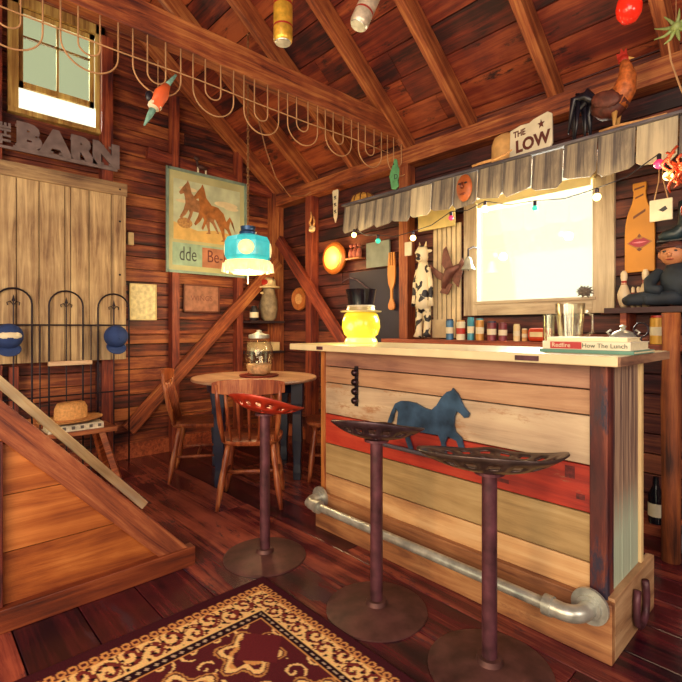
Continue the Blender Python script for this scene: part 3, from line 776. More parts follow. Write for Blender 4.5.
# poster
PM = Matrix(((0, 1, 0, 0), (1, 0, 0, 0), (0, 0, 1, 0), (0, 0, 0, 1)))   # outline x,z -> y,z plane, thickness towards +x
q0 = at(167, 272, X=XL + .10); q1 = at(245, 276, X=XL + .10)
po = thing('framed_poster', 'large framed poster of two brown horses rearing, on left wall', 'poster', (XL + .10, q0.y, 1.675))
PW, PH_ = q1.y - q0.y, .945
B((-.02, 0, 0), (0, PW, PH_)).build('panel', mat('poster_sky', '#b9b98a', .5, var=.18, scale=4), po)
fr_ = B((0, -.012, -.012), (.015, .012, PH_ + .012)).box((0, PW - .012, -.012), (.015, PW + .012, PH_ + .012)).box((0, 0, PH_ - .012), (.015, PW, PH_ + .012)).box((0, 0, -.012), (.015, PW, .012))
fr_.build('frame', mat('poster_frame', '#8aa49a', .4, .3, var=.2), po)
B((0, .06, .30), (.002, PW - .06, .86)).build('picture_field', mat('pic_sky', '#c4d0b0', .5, var=.25, scale=5), po)
MB().prism([(.06, .30), (PW-.06, .30), (PW-.06, .40), (PW*.6, .43), (.3, .40), (.06, .46)], .0021, .003, PM).build('picture_ground', mat('pic_sand', '#d6b36a', .5, var=.15), po)
for (a, b_, ra, rb) in ((.20, .78, .09, .022), (.60, .70, .13, .03), (.66, .67, .08, .02), (.15, .66, .07, .015)): MB().ball((.003, a, b_), (.0012, ra, rb), 14).build('picture_cloud', mat('pic_cloud', '#dfd2aa', .6, var=.1), po)
MB().ball((.003, .17, .46), (.0015, .075, .05), 12).build('picture_bush', mat('pic_bush', '#b48850', .7, var=.3, scale=60), po)
def horse_pic(M, m, name='picture_horse'):
    """a rearing horse cut: haunch, body, neck, head, four legs and tail"""
    h = MB()
    body = [(.00,.12),(.03,.19),(.09,.235),(.16,.245),(.215,.30),(.235,.375),(.255,.415),(.27,.385),(.305,.345),(.345,.29),(.33,.27),(.295,.285),(.285,.25),(.28,.20),(.30,.13),(.34,.06),(.325,.045),(.275,.09),(.245,.14),(.235,.11),(.265,.03),(.25,.015),(.215,.08),(.20,.13),(.12,.125),(.085,.07),(.055,.02),(.035,-.045),(.06,-.06),(.04,-.065),(.01,-.06),(.02,.0),(.02,.06),(-.01,.04),(-.05,-.02),(-.07,-.04),(-.05,-.045),(-.085,-.05),(-.065,.0),(-.03,.07),(-.045,.13),(-.085,.09),(-.10,.03),(-.075,.12),(-.04,.17)]
    a = h.ring([(.0032, x, z) for x, z in body]); b_ = h.ring([(.0048, x, z) for x, z in body]); h.bm.faces.new(a); h.bm.faces.new(b_[::-1]); h.bridge(a, b_)
    bmesh.ops.transform(h.bm, matrix=M, verts=h.bm.verts)
    return h.build(name, m, po)
horse_pic(Matrix.Translation((0, .44, .45)) @ Matrix.Diagonal((1, -.95, 1.0, 1)), mat('pic_horse', '#a07048', .6, var=.35, scale=20))
horse_pic(Matrix.Translation((.0012, .60, .40)) @ Matrix.Diagonal((1, -1.0, 1.1, 1)), mat('pic_horse_dark', '#a86a34', .6, var=.4, scale=16))
B((0, .05, .06), (.0025, PW - .05, .27)).build('text_band', mat('pic_teal', '#98b8a0', .5, var=.2), po)
B((.0026, PW*.42, .06), (.0035, PW - .05, .25)).build('text_band', mat('pic_red', '#b47a5c', .5, var=.3, scale=8), po)
lettering('lettering', 'dde', .19, .001, mat('pic_ink', '#46504c', .6), po, (.005, .20, .165), FACE_X, sx=.62)
lettering('lettering', 'Be-llm', .17, .001, mat('pic_brown', '#6a3230', .5), po, (.005, .555, .165), FACE_X, sx=.75)

def frame_pic(name, label, cat, px0, py0, px1, py1, X, m_frame, m_pic, txt=None, fw=.015):
    a = at(px0, py1, X=X); b_ = at(px1, py0, X=X); w_ = b_.y - a.y; h_ = (at(px0, py0, X=X).z + b_.z)/2 - a.z
    t = thing(name, label, cat, (X, a.y, a.z))
    B((0, 0, 0), (.008, w_, h_)).build('picture', m_pic, t)
    f = B((0, 0, 0), (.016, fw, h_)).box((0, w_-fw, 0), (.016, w_, h_)).box((0, 0, 0), (.016, w_, fw)).box((0, 0, h_-fw), (.016, w_, h_))
    f.build('frame', m_frame, t)
    if txt:
        for (s_, yy_, zz_, sz) in txt: lettering('lettering', s_, sz, .0005, mat('brown_ink', '#7a4a3a', .6), t, (.009, w_*yy_, h_*zz_), FACE_X)
    return t
frame_pic('certificate', 'small cream printed notice pinned right of the grey door', 'notice', 129, 284, 156, 320, XL + .004, mat('paper_edge', '#d8c48c', .7), mat('paper', '#d9cfa0', .7, var=.25, scale=30), None, .008)
frame_pic('small_framed_picture', 'small dark framed picture with pale winged drawing below poster', 'picture', 183, 285, 219, 312, XL + .02, mat('pframe', '#6c3a2a', .5), mat('ppic', '#9c6a54', .6, var=.3, scale=20), [('WINGS', .5, .5, .07)])
p = at(130, 239, X=XL)
tag(B((0, -.025, -.055), (.03, .025, .055)).build('switch_box', M_cream, loc=(XL + .001, p.y, p.z), bevel=.006), 'small cream switch box right of the grey board door', 'switch')
# little figurine above the poster
p = at(202, 178, X=XL + .12)
fg = thing('toy_dog', 'small dark and white toy dog perched on the poster top', 'figurine', (XL + .11, p.y, 1.675 + PH_ + .013))
MB().tube([(0, -.04, .05), (0, .0, .06), (0, .05, .05)], [.018, .024, .018], 10).build('body', mat('toy_dark', '#4a2c28', .6, var=.4), fg, smooth=True)
MB().ball((0, -.05, .13), (.02, .03, .022)).tube([(0, -.035, .06), (0, -.05, .12)], .012, 8).build('head', _m['toy_dark'], fg, smooth=True)
for k in (-.035, .045):
    MB().tube([(0, k, .05), (0, k, 0)], .009, 8).build('leg', M_white, fg)

# ------------------------------------------------------------------ hanging glass lamp over the table
lc = at(248, 250, t=3.75)
hl = thing('hanging_lamp', 'hanging turquoise glass lamp with painted panels over the table', 'lamp', (lc.x, lc.y, 1.56), math.radians(31))
M_turq = mat('turquoise_glass', '#3fb8c8', .15, emit='#36b4b8', es=.42, var=.3, scale=8)
MB().lathe([(.165, .115), (.186, .15), (.186, .26), (.165, .30), (.08, .325), (.06, .33)], n=8).build('glass_shade', M_turq, hl)
for k in range(8):
    a = PI/8 + k * PI/4
    if k % 2: continue
    MB().ball((.173*math.cos(a), .173*math.sin(a), .205), (.012, .062, .058), 12, Matrix.Rotation(a, 4, 'Z')).build('painted_panel', mat('panel_cream', '#e8dfa8', .3, emit='#fff0a8', es=.45, var=.3, scale=30), hl, smooth=True)
MB().lathe([(.115, .02), (.155, .04), (.185, .10), (.180, .115), (.1, .118)], n=16).build('lower_glass', mat('lower_glass', '#f0dca0', .3, emit='#ffd88a', es=.8, var=.3, scale=24), hl, smooth='auto')
for k in range(12):
    a = k * PI/6; MB().tube([(.185*math.cos(a), .185*math.sin(a), .10), (.19*math.cos(a), .19*math.sin(a), .03)], [.013, .018], 6).build('drop', mat('drop_glass', '#f2e0b4', .2, emit='#ffd9a0', es=.4), hl)
MB().lathe([(.062, .325), (.07, .345), (.055, .36), (.06, .39), (.02, .40)], n=18).build('cap', mat('cap_blue', '#2c4a74', .3, .5), hl, smooth='auto')
MB().lathe([(.004, -.06), (.004, .03), (.03, .03)], n=8).build('pull', M_cream, hl)
top_z = PLATE + .1 + SL*(YB - lc.y) - .02 - 1.56
cn = MB(); k = 0; zz = .395
while zz < top_z - .02:
    Rk = Matrix.Translation((0, 0, zz + .016)) @ Matrix.Rotation(PI/2 * (k % 2), 4, 'Z')
    cn.tube([Rk @ Vector((.009*math.cos(a), 0, .02*math.sin(a))) for a in [2*PI*j/8 for j in range(8)]], .0028, 5, closed=True)
    zz += .031; k += 1
cn.build('chain', mat('chain_brass', '#a07850', .4, .6), hl)
point('hanging_lamp_light', (lc.x, lc.y, 1.48), 24, (1.0, .72, .36), .12)

cb = [at(258, 118, t=3.9), at(266, 150, t=3.95), at(276, 178, t=4.1), at(290, 196, t=4.4), at(304, 196, Y=YB - .12), at(311, 192, Y=YB - .12)]
tag(MB().tube(cb, .005, 6).build('electric_cable', mat('cable_tan', '#a0704c', .7), smooth=True), 'thin tan cable drooping from the rafters to the red corner post', 'cable')
# glass jar on table
jp = at(259, 376, Z=.765)
tr = tag(MB().lathe([(.15, 0), (.16, .012), (.155, .014), (.14, .005), (.0, .005)], n=28).build('tray', mat('tray_red', '#7c2a22', .4, var=.2), loc=(jp.x, jp.y, .764), smooth='auto'), 'dark red round tray under the glass jar on table', 'tray')
j = thing('glass_jar', 'ribbed clear glass jar with metal lid on the round table', 'jar', (jp.x, jp.y, .771))
MB().lathe([(.06, 0), (.085, .01), (.10, .06), (.112, .15), (.108, .22), (.09, .27), (.075, .285), (.078, .30)], n=20).build('glass', glass('jar_glass', '#f0e8d0', .08, .7), j, smooth='auto')
MB().lathe([(.055, .012), (.08, .02), (.095, .06), (.104, .09), (.0, .095)], n=20).build('contents', mat('jar_candy', '#cfae88', .6, var=.4, scale=40), j, smooth='auto')
MB().lathe([(.083, .297), (.083, .325), (.04, .335), (.02, .345), (.022, .36), (.0, .365)], n=24).build('lid', M_steel, j, smooth='auto')

# ------------------------------------------------------------------ rope garland on the tie beam
M_rope = mat('rope', '#b58a60', .8, var=.2)
rg_ = thing('rope_garland', 'pale cord garland of nested loops strung along the tie beam', 'garland', (-2.49, 1.3, 2.652))
def loopc(yc, w_, drop, r_=.004):
    pts = []
    for k in range(17):
        a = PI * k / 16; x_ = -math.cos(a); 
        pts.append((.035, yc - 1.3 + w_/2 * (x_ if abs(x_) < 1 else x_) , -(drop - w_/2*.9) - w_/2*.9 * math.sin(a)))
    pts = [(.035, pts[0][1] , -.0)] + pts + [(.035, pts[-1][1], -.0)]
    MB().tube(pts, r_, 6).build('cord_loop', M_rope, rg_, smooth=True)
for k in range(-5, 6):
    yc = 1.30 + .32*k
    loopc(yc, .25, .30 + random.uniform(-.02, .02)); loopc(yc - .005, .095, .22 + random.uniform(-.015, .015))
MB().tube([(.05, -1.3 - 1.6 + k*.4, -.145 + .006*math.sin(k*2)) for k in range(12)], .004, 6).build('straight_cord', M_rope, rg_, smooth=True)
# parrot hanging off the garland
bp = at(158, 100, X=-2.38)
pr = thing('hanging_bird', 'orange and white toy bird with long teal tail hanging from garland', 'bird ornament', (bp.x, bp.y, bp.z))
Rd = Matrix.Rotation(math.radians(0), 4, 'Z')
v1 = at(146, 122, X=-2.38) - bp; v2 = at(168, 84, X=-2.38) - bp; v3 = at(176, 75, X=-2.38) - bp
MB().tube([v1*.1, v1*.35 + v2*.0, v2*.35, v2*.9], [.022, .03, .036, .018], 12).build('body', mat('bird_orange', '#d86030', .6, var=.15), pr, smooth=True)
MB().ball(v1*.25, (.03, .035, .03), 12).build('breast', M_white, pr, smooth=True)
MB().tube([v1*.3, v1*.7, v1*1.15], [.018, .014, .004], 8).build('tail', mat('bird_teal', '#6f9c90', .6, var=.4, scale=40), pr, smooth=True)
MB().tube([v2*.9, v3], [.014, .006], 8).build('head', _m['bird_teal'], pr, smooth=True)
MB().ball(v1*.2 + Vector((0, -.03, .03)), (.012, .022, .03), 10).build('wing', M_blackpt, pr, smooth=True)
MB().tube([(0, 0, .03), (0, 0, 2.50 - bp.z)], .0015, 4).build('thread', M_rope, pr)

# cans hanging from the roof
def can(px, top_y, bot_y, t_, w_px, m_body, tilt, label):
    b0 = at(px, bot_y, t=t_); rr = w_px / FOC * t_ / 2; hgt = (bot_y - top_y) / FOC * t_
    t = thing('hanging_can', label, 'can', b0, 0, 'drink cans hanging from the roof', rot=(tilt, -tilt*.6, 0))
    MB().lathe([(rr*.8, 0), (rr*.95, rr*.15), (rr, rr*.4), (rr, hgt - rr*.3), (rr*.8, hgt)], n=24).build('can_body', m_body, t, smooth='auto')
    MB().lathe([(rr*.82, -.001), (rr*.86, .003), (rr*.8, .004)], n=24).build('can_rim', M_steel, t, smooth='auto')
    for z0, z1 in ((.3, .34), (.75, .80)): MB().lathe([(rr*1.003, hgt*z0), (rr*1.004, hgt*z1)], n=24).build('can_band', mat('can_red', '#a83024', .4, .3), t, smooth='auto')
    up = roof_z(b0.y) - .02 - b0.z
    MB().tube([(0, 0, hgt), (0, 0, up / math.cos(tilt))], .0015, 4).build('thread', M_rope, t)
can(283, -6, 43, 1.9, 19, mat('can_gold', '#d8a83c', .35, .5, var=.4, scale=30), .0, 'gold can hanging from the roof, left of the two cans')
can(358, -24, 26, 1.9, 19, mat('can_white', '#cfc0a8', .35, .4, var=.35, scale=30), -.35, 'tilted white and red can hanging from the roof')
fb = at(629, 10, t=2.0)
t = thing('glass_float', 'red glass ball ornament hanging at the top right', 'ornament', fb)
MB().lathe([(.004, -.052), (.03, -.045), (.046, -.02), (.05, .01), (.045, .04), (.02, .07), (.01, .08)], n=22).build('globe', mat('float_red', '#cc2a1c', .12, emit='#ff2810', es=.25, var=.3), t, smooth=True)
MB().tube([(0, 0, .08), (0, 0, roof_z(fb.y) - fb.z - .02)], .0015, 4).build('thread', M_rope, t)

# ------------------------------------------------------------------ canopy over the bar window
AY = 2.60
cp = thing('shingle_canopy', 'canopy of weathered grey shingles hung above the bar window', 'canopy', (-1.3, AY, 2.14))
def CP(x, y, z): return (x + 1.3, y - AY, z - 2.14)
M_tab = wood('shingle_grey', '#544c4a', '#948672', '#c4b494', 'z', .5, .3, 18, stain='#9c8c72', stain_at=.66)
k = -3; xg = -.711
edges = [xg - .1725*i for i in range(-4, 13)]
for i in range(len(edges) - 1):
    x1, x0 = edges[i] - .0025, edges[i+1] + .0025
    zb = 1.925 + random.uniform(-.012, .012) - .012*(i > 9)
    tl = random.uniform(-.012, .012)
    cx_ = (x0 + x1)/2; wv = x1 - x0; s = MB()
    sh_ = [(-wv/2, .21), (-wv/2, .022), (-wv/2 + .025, .0 + tl), (wv/2 - .025, -tl), (wv/2, .022), (wv/2, .21)]
    s.prism(sh_, -.004, .004)
    o = s.build('shingle', M_tab, cp, loc=CP(cx_, AY - .0 + random.uniform(-.003, .003), zb), rot=(-.10, 0, random.uniform(-.03, .03)), bevel=.002)
timber('top_board', CP(-2.79, AY + .03, 2.135), CP(-.02, AY + .03, 2.135), .07, .016, wood('canopy_edge', '#2c2832', '#504a54', '#7c7474', 'x', .6, .2, 16), parent=cp)
B(CP(-2.79, AY + .06, 2.122), CP(-.02, YB - .10, 2.14)).build('shelf_board', wood('canopy_shelf', '#6a4a34', '#a07c54', '#c4a070', 'x', .6, .2, 16), cp)
for x in (-2.72, -1.97, -.9, -.2): timber('bracket', CP(x, AY + .06, 2.10), CP(x, YB - .105, 2.10), .04, .04, M_timber, parent=cp)
# added pale board, its yellow stands in for the bulb-lit glow here
tag(B((-2.30, YB - .12, 1.90), (-1.97, YB - .105, 2.06)).build('glow_board', mat('glow_yellow', '#d8c07a', .6, var=.15)), 'board coloured as yellow bulb glow above the striped shutter', 'board')

# things on the canopy
CZ = 2.146
# wicker basket, low sign
p = at(507, 150, Y=AY + .16)
bk = thing('wicker_basket', 'round tan wicker basket on the canopy left of the sign', 'basket', (p.x - .01, AY + .18, CZ))
MB().lathe([(.085, 0), (.094, .06), (.092, .15), (.078, .19), (.045, .21), (.0, .212)], n=26).build('basket_body', mat('pale_wicker', '#cf9f60', .75, var=.15, scale=30), bk, smooth='auto')
MB().tube([(.095*math.cos(a), .095*math.sin(a), .02) for a in [2*PI*k/24 for k in range(24)]], .007, 6, closed=True).build('rim', M_straw, bk, smooth=True)
sx0 = at(510, 140, Y=AY + .06); sx1 = at(553, 140, Y=AY + .06)
sg = thing('low_sign', 'white painted board reading THE LOW with a star, on canopy', 'sign', ((sx0.x + sx1.x)/2, AY + .06, CZ + .004), rot=(-.08, -.07, 0)); sg.scale = (1, 1, 1.3)
w_ = sx1.x - sx0.x
out = [(-w_/2, .01), (-w_/2 + .01, 0), (w_/2 - .015, 0), (w_/2, .02), (w_/2 + .004, .15), (w_/2 - .02, .165), (w_*.1, .155), (0, .145), (-w_*.2, .15), (-w_/2 + .01, .14)]
MB().prism(out, -.008, .008).build('board', M_white, sg, bevel=.003)
lettering('lettering', 'LOW', .078, .001, mat('ink_brown', '#5c2a20', .6), sg, (.015, -.0095, .05), FACE_Y, offset=.003, sx=1.1)
lettering('lettering', 'THE', .04, .001, _m['ink_brown'], sg, (-.06, -.0095, .112), FACE_Y, offset=.001)
st = []
for k in range(10):
    a = PI/2 + k*PI/5; r_ = .022 if k % 2 == 0 else .009; st.append((.07 + r_*math.cos(a), .118 + r_*math.sin(a)))
MB().prism(st, -.0105, -.009).build('star', _m['ink_brown'], sg)
# rooster
p = at(600, 122, Y=AY + .12)
ro = thing('rooster_figure', 'rooster figure with black tail and copper neck atop the canopy', 'rooster', (at(608, 122, Y=AY + .1).x, AY + .12, CZ + .001)); ro.scale = (1.12, 1.12, 1.3)
M_cu = mat('rooster_copper', '#b4602c', .55, var=.55, scale=45, bump=.5); M_bk = mat('rooster_black', '#161420', .35, var=.5, scale=30); M_mar = mat('rooster_brown', '#5c2c20', .6, var=.5, scale=35, bump=.4)
MB().tube([(-.07, 0, .14), (-.03, 0, .13), (.02, 0, .13), (.06, 0, .155)], [.03, .055, .06, .045], 16).build('body', M_mar, ro, smooth=True)
MB().tube([(.03, 0, .13), (.065, 0, .175), (.075, 0, .22), (.068, 0, .26), (.06, 0, .285)], [.05, .048, .038, .026, .018], 14).build('neck', M_cu, ro, smooth=True)
MB().ball((.06, 0, .292), (.024, .018, .02), 12).build('head', mat('rooster_face', '#b02818', .5), ro, smooth=True)
MB().prism([(.035, .30), (.03, .325), (.045, .318), (.05, .340), (.062, .322), (.072, .335), (.075, .31), (.08, .30)], -.004, .004).build('comb', _m['rooster_face'], ro)
MB().tube([(.08, 0, .292), (.103, 0, .285)], [.007, .001], 8).build('beak', mat('beak', '#c99a50', .5), ro)
MB().ball((.08, 0, .268), (.008, .005, .016), 8).build('wattle', _m['rooster_face'], ro)
for k, (a1, a2, a3) in enumerate((((-.10, .19), (-.15, .19), (-.17, .05)), ((-.10, .21), (-.13, .21), (-.145, .02)), ((-.09, .18), (-.15, .14), (-.16, .0)), ((-.09, .20), (-.115, .17), (-.11, .01)), ((-.08, .18), (-.095, .12), (-.09, .015)), ((-.10, .20), (-.17, .17), (-.185, .09)))):
    y_ = (k - 2.5)*.008
    MB().tube([(-.05, y_*.3, .15), (a1[0], y_, a1[1]), (a2[0], y_*1.5, a2[1]), (a3[0], y_*2, a3[1])], [.02, .019, .016, .004], 8).build('tail_feather', M_bk, ro, smooth=True)
for s_ in (-1, 1):
    MB().ball((.0, .05*s_, .14), (.065, .014, .035), 12, Matrix.Rotation(.25, 4, 'Y')).build('wing', M_mar, ro, smooth=True)
    MB().tube([(.03, .025*s_, .09), (.028, .025*s_, .04), (.03, .025*s_, .005)], [.014, .006, .006], 8).tube([(.03, .025*s_, .005), (.06, .03*s_, .003)], .004, 6).tube([(.03, .025*s_, .005), (.055, .015*s_, .003)], .004, 6).build('leg', mat('rooster_leg', '#c09050', .5), ro, smooth=True)
# driftwood stick at rooster foot
a = at(560, 128, Y=AY + .03); 
tag(MB().tube([(-.09, 0, .008), (0, 0, .012), (.10, .01, .008), (.2, .015, .01)], [.006, .008, .007, .004], 8).build('driftwood_stick', M_straw, loc=(p.x + .12, AY + .02, CZ + .001), smooth=True), 'thin driftwood stick lying on canopy right of rooster', 'stick')
a = at(505, 158, Y=AY); tag(MB().tube([(-.16, 0, 0), (-.08, 0, .004), (0, 0, .002), (.07, 0, .018), (.10, .0, .03)], [.007, .009, .009, .008, .004], 8).build('driftwood_stick', M_straw, loc=(a.x - .05, AY - .012, CZ + .004), smooth=True), 'curved driftwood stick below the wicker basket on canopy edge', 'stick')
# basket bowl at the left end, green figure, brown mask
p = at(361, 198, Y=AY + .12)
bw = thing('wicker_bowl', 'ribbed golden wicker bowl at the left end of canopy', 'basket', (p.x, AY + .15, CZ + .001))
MB().lathe([(.10, 0), (.11, .015), (.105, .03), (.09, .065), (.05, .09), (.0, .095)], n=26).build('bowl', mat('wicker_gold', '#c28f3c', .7, var=.4, scale=50), bw, smooth='auto')
rb = MB()
for k in range(12):
    a = 2*PI*k/12; rb.tube([(.108*math.cos(a), .108*math.sin(a), .02), (.093*math.cos(a), .093*math.sin(a), .065), (.052*math.cos(a), .052*math.sin(a), .095)], .005, 5)
rb.build('ribs', mat('wicker_dark', '#5c3018', .7), bw)
p = at(394, 184, Y=AY - .03)
gf = thing('green_wooden_fish', 'flat green painted fish hanging above the canopy edge', 'ornament', (p.x, AY - .025, p.z - .03))
MB().prism([(-.025, 0), (-.032, .05), (-.045, .09), (-.03, .13), (-.012, .165), (.005, .21), (.022, .20), (.028, .16), (.042, .13), (.038, .08), (.03, .05), (.038, .01), (.01, -.012)], -.008, .008).build('body', mat('fish_green', '#4e8c5c', .6, var=.3, scale=30), gf, bevel=.004)
lettering('marks', 'D', .05, .001, M_blackpt, gf, (.02, -.0095, .075), FACE_Y)
MB().ball((-.0, -.009, .17), (.006, .002, .006), 8).build('eye', M_blackpt, gf)
p = at(465, 193, Y=AY - .02)
mk = thing('wooden_mask', 'brown carved wooden face mask hanging on the canopy shingles', 'mask', (p.x, AY - .028, p.z - .03))
MB().ball((0, 0, .06), (.055, .022, .085), 20).build('face', mat('mask_brown', '#9c4e22', .45, var=.4, scale=18), mk, smooth=True)
MB().tube([(0, -.022, .09), (0, -.034, .055)], [.006, .012], 8).ball((0, -.018, .02), (.022, .006, .008), 10).build('nose_and_mouth', mat('mask_dark', '#6a2c16', .5), mk, smooth=True)
for s_ in (-1, 1): MB().ball((.022*s_, -.021, .085), (.011, .004, .006), 8).build('eye', M_blackpt, mk)

# ------------------------------------------------------------------ string of bulbs under the canopy
bulbs = [(354, 235, 'y', .019), (378, 241, 't', .019), (413, 238, 'y', .02), (451, 218, 'p', .016), (485, 209, 'y', .022), (535, 208, 't', .015), (597, 197, 'y', .019), (659, 164, 'p', .022), (668, 176, 'y', .02)]
bc_ = {'y': mat('bulb_warm', '#ffe9a0', .3, emit='#ffdc80', es=5, var=.05), 't': mat('bulb_teal', '#38b8a0', .2, emit='#28b898', es=.8, var=.2), 'p': mat('bulb_pink', '#d83868', .2, emit='#d82858', es=.6, var=.2)}
nmn = {'y': 'glowing warm yellow bulb', 't': 'teal glass bulb', 'p': 'pink glass bulb'}
sl = thing('string_lights', 'string of round coloured bulbs draped below the shingle canopy', 'string lights', (-1.5, 2.55, 1.95))
pts = []
for i, (px, py, kd, r_) in enumerate(bulbs):
    p = at(px, py, Y=2.545 - .012*(i % 2)); l_ = p - Vector((-1.5, 2.55, 1.95))
    o = MB().ball((0, 0, 0), r_, 16).build('bulb', bc_[kd], sl, loc=l_, smooth=True); o['label'] = nmn[kd]
    MB().lathe([(.009, .0), (.010, .022), (.006, .028)], n=10).build('socket', M_dark, o, loc=(0, 0, r_ * .85))
    pts.append(l_ + Vector((0, 0, r_ + .025)))
    if i < len(bulbs) - 1:
        nx_ = at(bulbs[i+1][0], bulbs[i+1][1], Y=2.545) - Vector((-1.5, 2.55, 1.95)) + Vector((0, 0, .045)); pts.append((l_ + nx_)/2 + Vector((0, 0, -.002)))
MB().tube(pts, .003, 5).build('cord', M_blackpt, sl, smooth=True)
for i, (px, py, kd, r_) in enumerate(bulbs):
    if kd == 'y':
        p = at(px, py, Y=2.50); point('bulb_light', (p.x, p.y - .02, p.z), 1.6, (1.0, .78, .4), .03)

# ------------------------------------------------------------------ window wall decorations
YW = YB - .001
# striped slatted shutter
a = at(435, 330, Y=YB - .02); b_ = at(467, 330, Y=YB - .02)
SX0, SX1 = a.x, min(b_.x, OX0 - .12)
ss_ = thing('slatted_shutter', 'tall cream slatted shutter leaning beside the bar window', 'shutter', ((SX0+SX1)/2, YB - .03, 1.075))
wv = SX1 - SX0; ns = 6; sw_ = wv/ns
for i in range(ns): B((-wv/2 + i*sw_, -.012, 0), (-wv/2 + (i+1)*sw_ - .011, .006, .86)).build('slat', mat('slat_cream', '#d2bc94', .6, var=.15), ss_, bevel=.002)
B((-wv/2, .006, 0), (wv/2 - .01, .012, .86)).build('backing', mat('slat_gap', '#3a1c18', .8), ss_)
B((-wv/2 - .005, -.018, .0), (wv/2*.4, -.012, .14)).build('foot_board', _m['slat_cream'], ss_)
# eagle
p = at(453, 272, Y=YB - .07)
eg = thing('metal_eagle', 'brown metal bird with raised wings on the cream slatted shutter', 'bird ornament', (p.x, YB - .105, p.z))
M_eg = mat('eagle_brown', '#6a4038', .5, .3, var=.4, scale=30)
MB().tube([(-.06, 0, -.12), (-.04, 0, -.06), (0, -.005, 0), (.05, 0, .02), (.085, 0, .04)], [.018, .035, .042, .026, .014], 12).build('body', M_eg, eg, smooth=True)
MB().prism([(-.03, .0), (-.075, .06), (-.06, .17), (-.035, .19), (-.01, .12), (.03, .02)], -.005, .005).build('wing', M_eg, eg, bevel=.002)
MB().prism([(-.02, -.03), (-.10, .01), (-.18, .07), (-.185, .04), (-.12, -.04), (-.04, -.08)], -.005, .005).build('wing', M_eg, eg, bevel=.002)
MB().prism([(-.05, -.08), (-.09, -.15), (-.02, -.17), (.02, -.09)], -.004, .004).build('tail', M_eg, eg)
MB().prism([(.02, -.07), (.07, -.12), (.12, .05), (.10, .09), (.05, .02)], -.004, .004).build('wing', M_eg, eg)
# bell
p = at(469, 262, Y=YB - .14)
be = thing('hanging_bell', 'small silver bell on a bracket left of the bar window', 'bell', (p.x, YB - .15, p.z))
MB().lathe([(.05, -.055), (.046, -.045), (.032, -.02), (.024, .02), (.012, .035), (.004, .036)], n=20).build('bell_body', M_steel, be, smooth='auto')
MB().tube([(0, 0, .03), (0, 0, .09), (.01, .05, .11), (.02, .118, .10)], .006, 8).build('bracket', M_dark, be, smooth=True)
MB().tube([(0, 0, -.02), (0, 0, -.065)], .004, 6).build('clapper', M_dark, be)
# cow
SHZ = 1.065
p = at(424, 338, Y=YB - .12)
M_cow = bpy.data.materials.new('cow_hide'); M_cow.use_nodes = True
N = M_cow.node_tree.nodes; K = M_cow.node_tree.links; tc = N.new('ShaderNodeTexCoord'); no = N.new('ShaderNodeTexNoise'); no.inputs['Scale'].default_value = 17; no.inputs['Detail'].default_value = 1
K.new(tc.outputs['Object'], no.inputs[0]); r_ = N.new('ShaderNodeValToRGB'); r_.color_ramp.elements[0].position = .54; r_.color_ramp.elements[0].color = c4(srgb('#e0d0ae')); r_.color_ramp.elements[1].position = .56; r_.color_ramp.elements[1].color = c4(srgb('#18141c'))
K.new(no.outputs[0], r_.inputs[0]); K.new(r_.outputs[0], N['Principled BSDF'].inputs['Base Color'])
cw = thing('cow_figure', 'tall thin black-spotted white cow figure standing on back shelf', 'cow figure', (p.x, YB - .13, SHZ + .012))
MB().tube([(0, 0, .20), (0, 0, .28), (0, 0, .38), (0, 0, .46), (0, 0, .54), (0, 0, .58)], [.055, .062, .058, .06, .042, .035], 16).build('torso', M_cow, cw, smooth=True)
MB().tube([(0, 0, .57), (0, -.01, .61), (0, -.015, .66), (0, -.01, .70)], [.03, .045, .05, .03], 14).ball((0, -.045, .60), (.03, .03, .022), 12).build('head', M_cow, cw, smooth=True)
for s_ in (-1, 1):
    MB().tube([(.03*s_, 0, .22), (.04*s_, 0, .12), (.038*s_, -.005, .04), (.042*s_, -.015, .0)], [.035, .028, .026, .034], 12).build('leg', M_cow, cw, smooth=True)
    MB().tube([(.045*s_, 0, .53), (.072*s_, -.005, .42), (.078*s_, -.01, .30), (.08*s_, -.01, .24)], [.02, .021, .018, .024], 10).build('arm', M_cow, cw, smooth=True)
    MB().ball((.055*s_, 0, .66), (.028, .008, .013), 10).build('ear', M_cow, cw, smooth=True)
    MB().tube([(.025*s_, -.005, .70), (.033*s_, -.005, .735)], [.009, .003], 8).build('horn', M_cream, cw)
# giant fork
p = at(392, 278, Y=YB - .06)
fk = thing('wooden_fork', 'giant orange wooden fork hanging on the dark panel', 'wooden fork', (p.x, YB - .062, at(392, 310, Y=YB - .06).z))
prof = [(-.018, .0), (-.034, .015), (-.036, .045), (-.022, .075), (-.011, .10), (-.011, .17), (-.035, .225), (-.042, .30), (-.040, .38), (-.030, .485), (-.020, .485), (-.020, .37), (-.008, .37), (-.004, .485), (.004, .485), (.008, .37), (.020, .37), (.020, .485), (.030, .485), (.040, .38), (.042, .30), (.035, .225), (.011, .17), (.011, .10), (.022, .075), (.036, .045), (.034, .015), (.018, .0)]
MB().prism(prof, -.01, .008).build('fork_body', wood('fork_wood', '#a05a1c', '#d0863a', '#e6a458', 'z', .45, .05, 12), fk, bevel=.004)
# dark panel behind fork
a = at(350, 345, Y=YB - .02); b_ = at(400, 262, Y=YB - .02)
tag(B((a.x, YB - .028, 1.0), (b_.x, YB - .004, 1.66)).build('chalkboard', mat('slate_navy', '#1e1a30', .6, var=.3, scale=5)), 'dark navy chalkboard panel on wall behind wooden fork', 'chalkboard')
o = at(367, 262, Y=YB - .05)
a = at(367, 260, Y=YB - .04); b_ = at(390, 232, Y=YB - .04)
tag(B((a.x, YB - .05, 1.68), (b_.x, YB - .035, 1.90)).build('grey_sign', mat('sign_greygreen', '#7c8478', .6, var=.2)), 'blank grey-green board above the navy chalkboard', 'board')
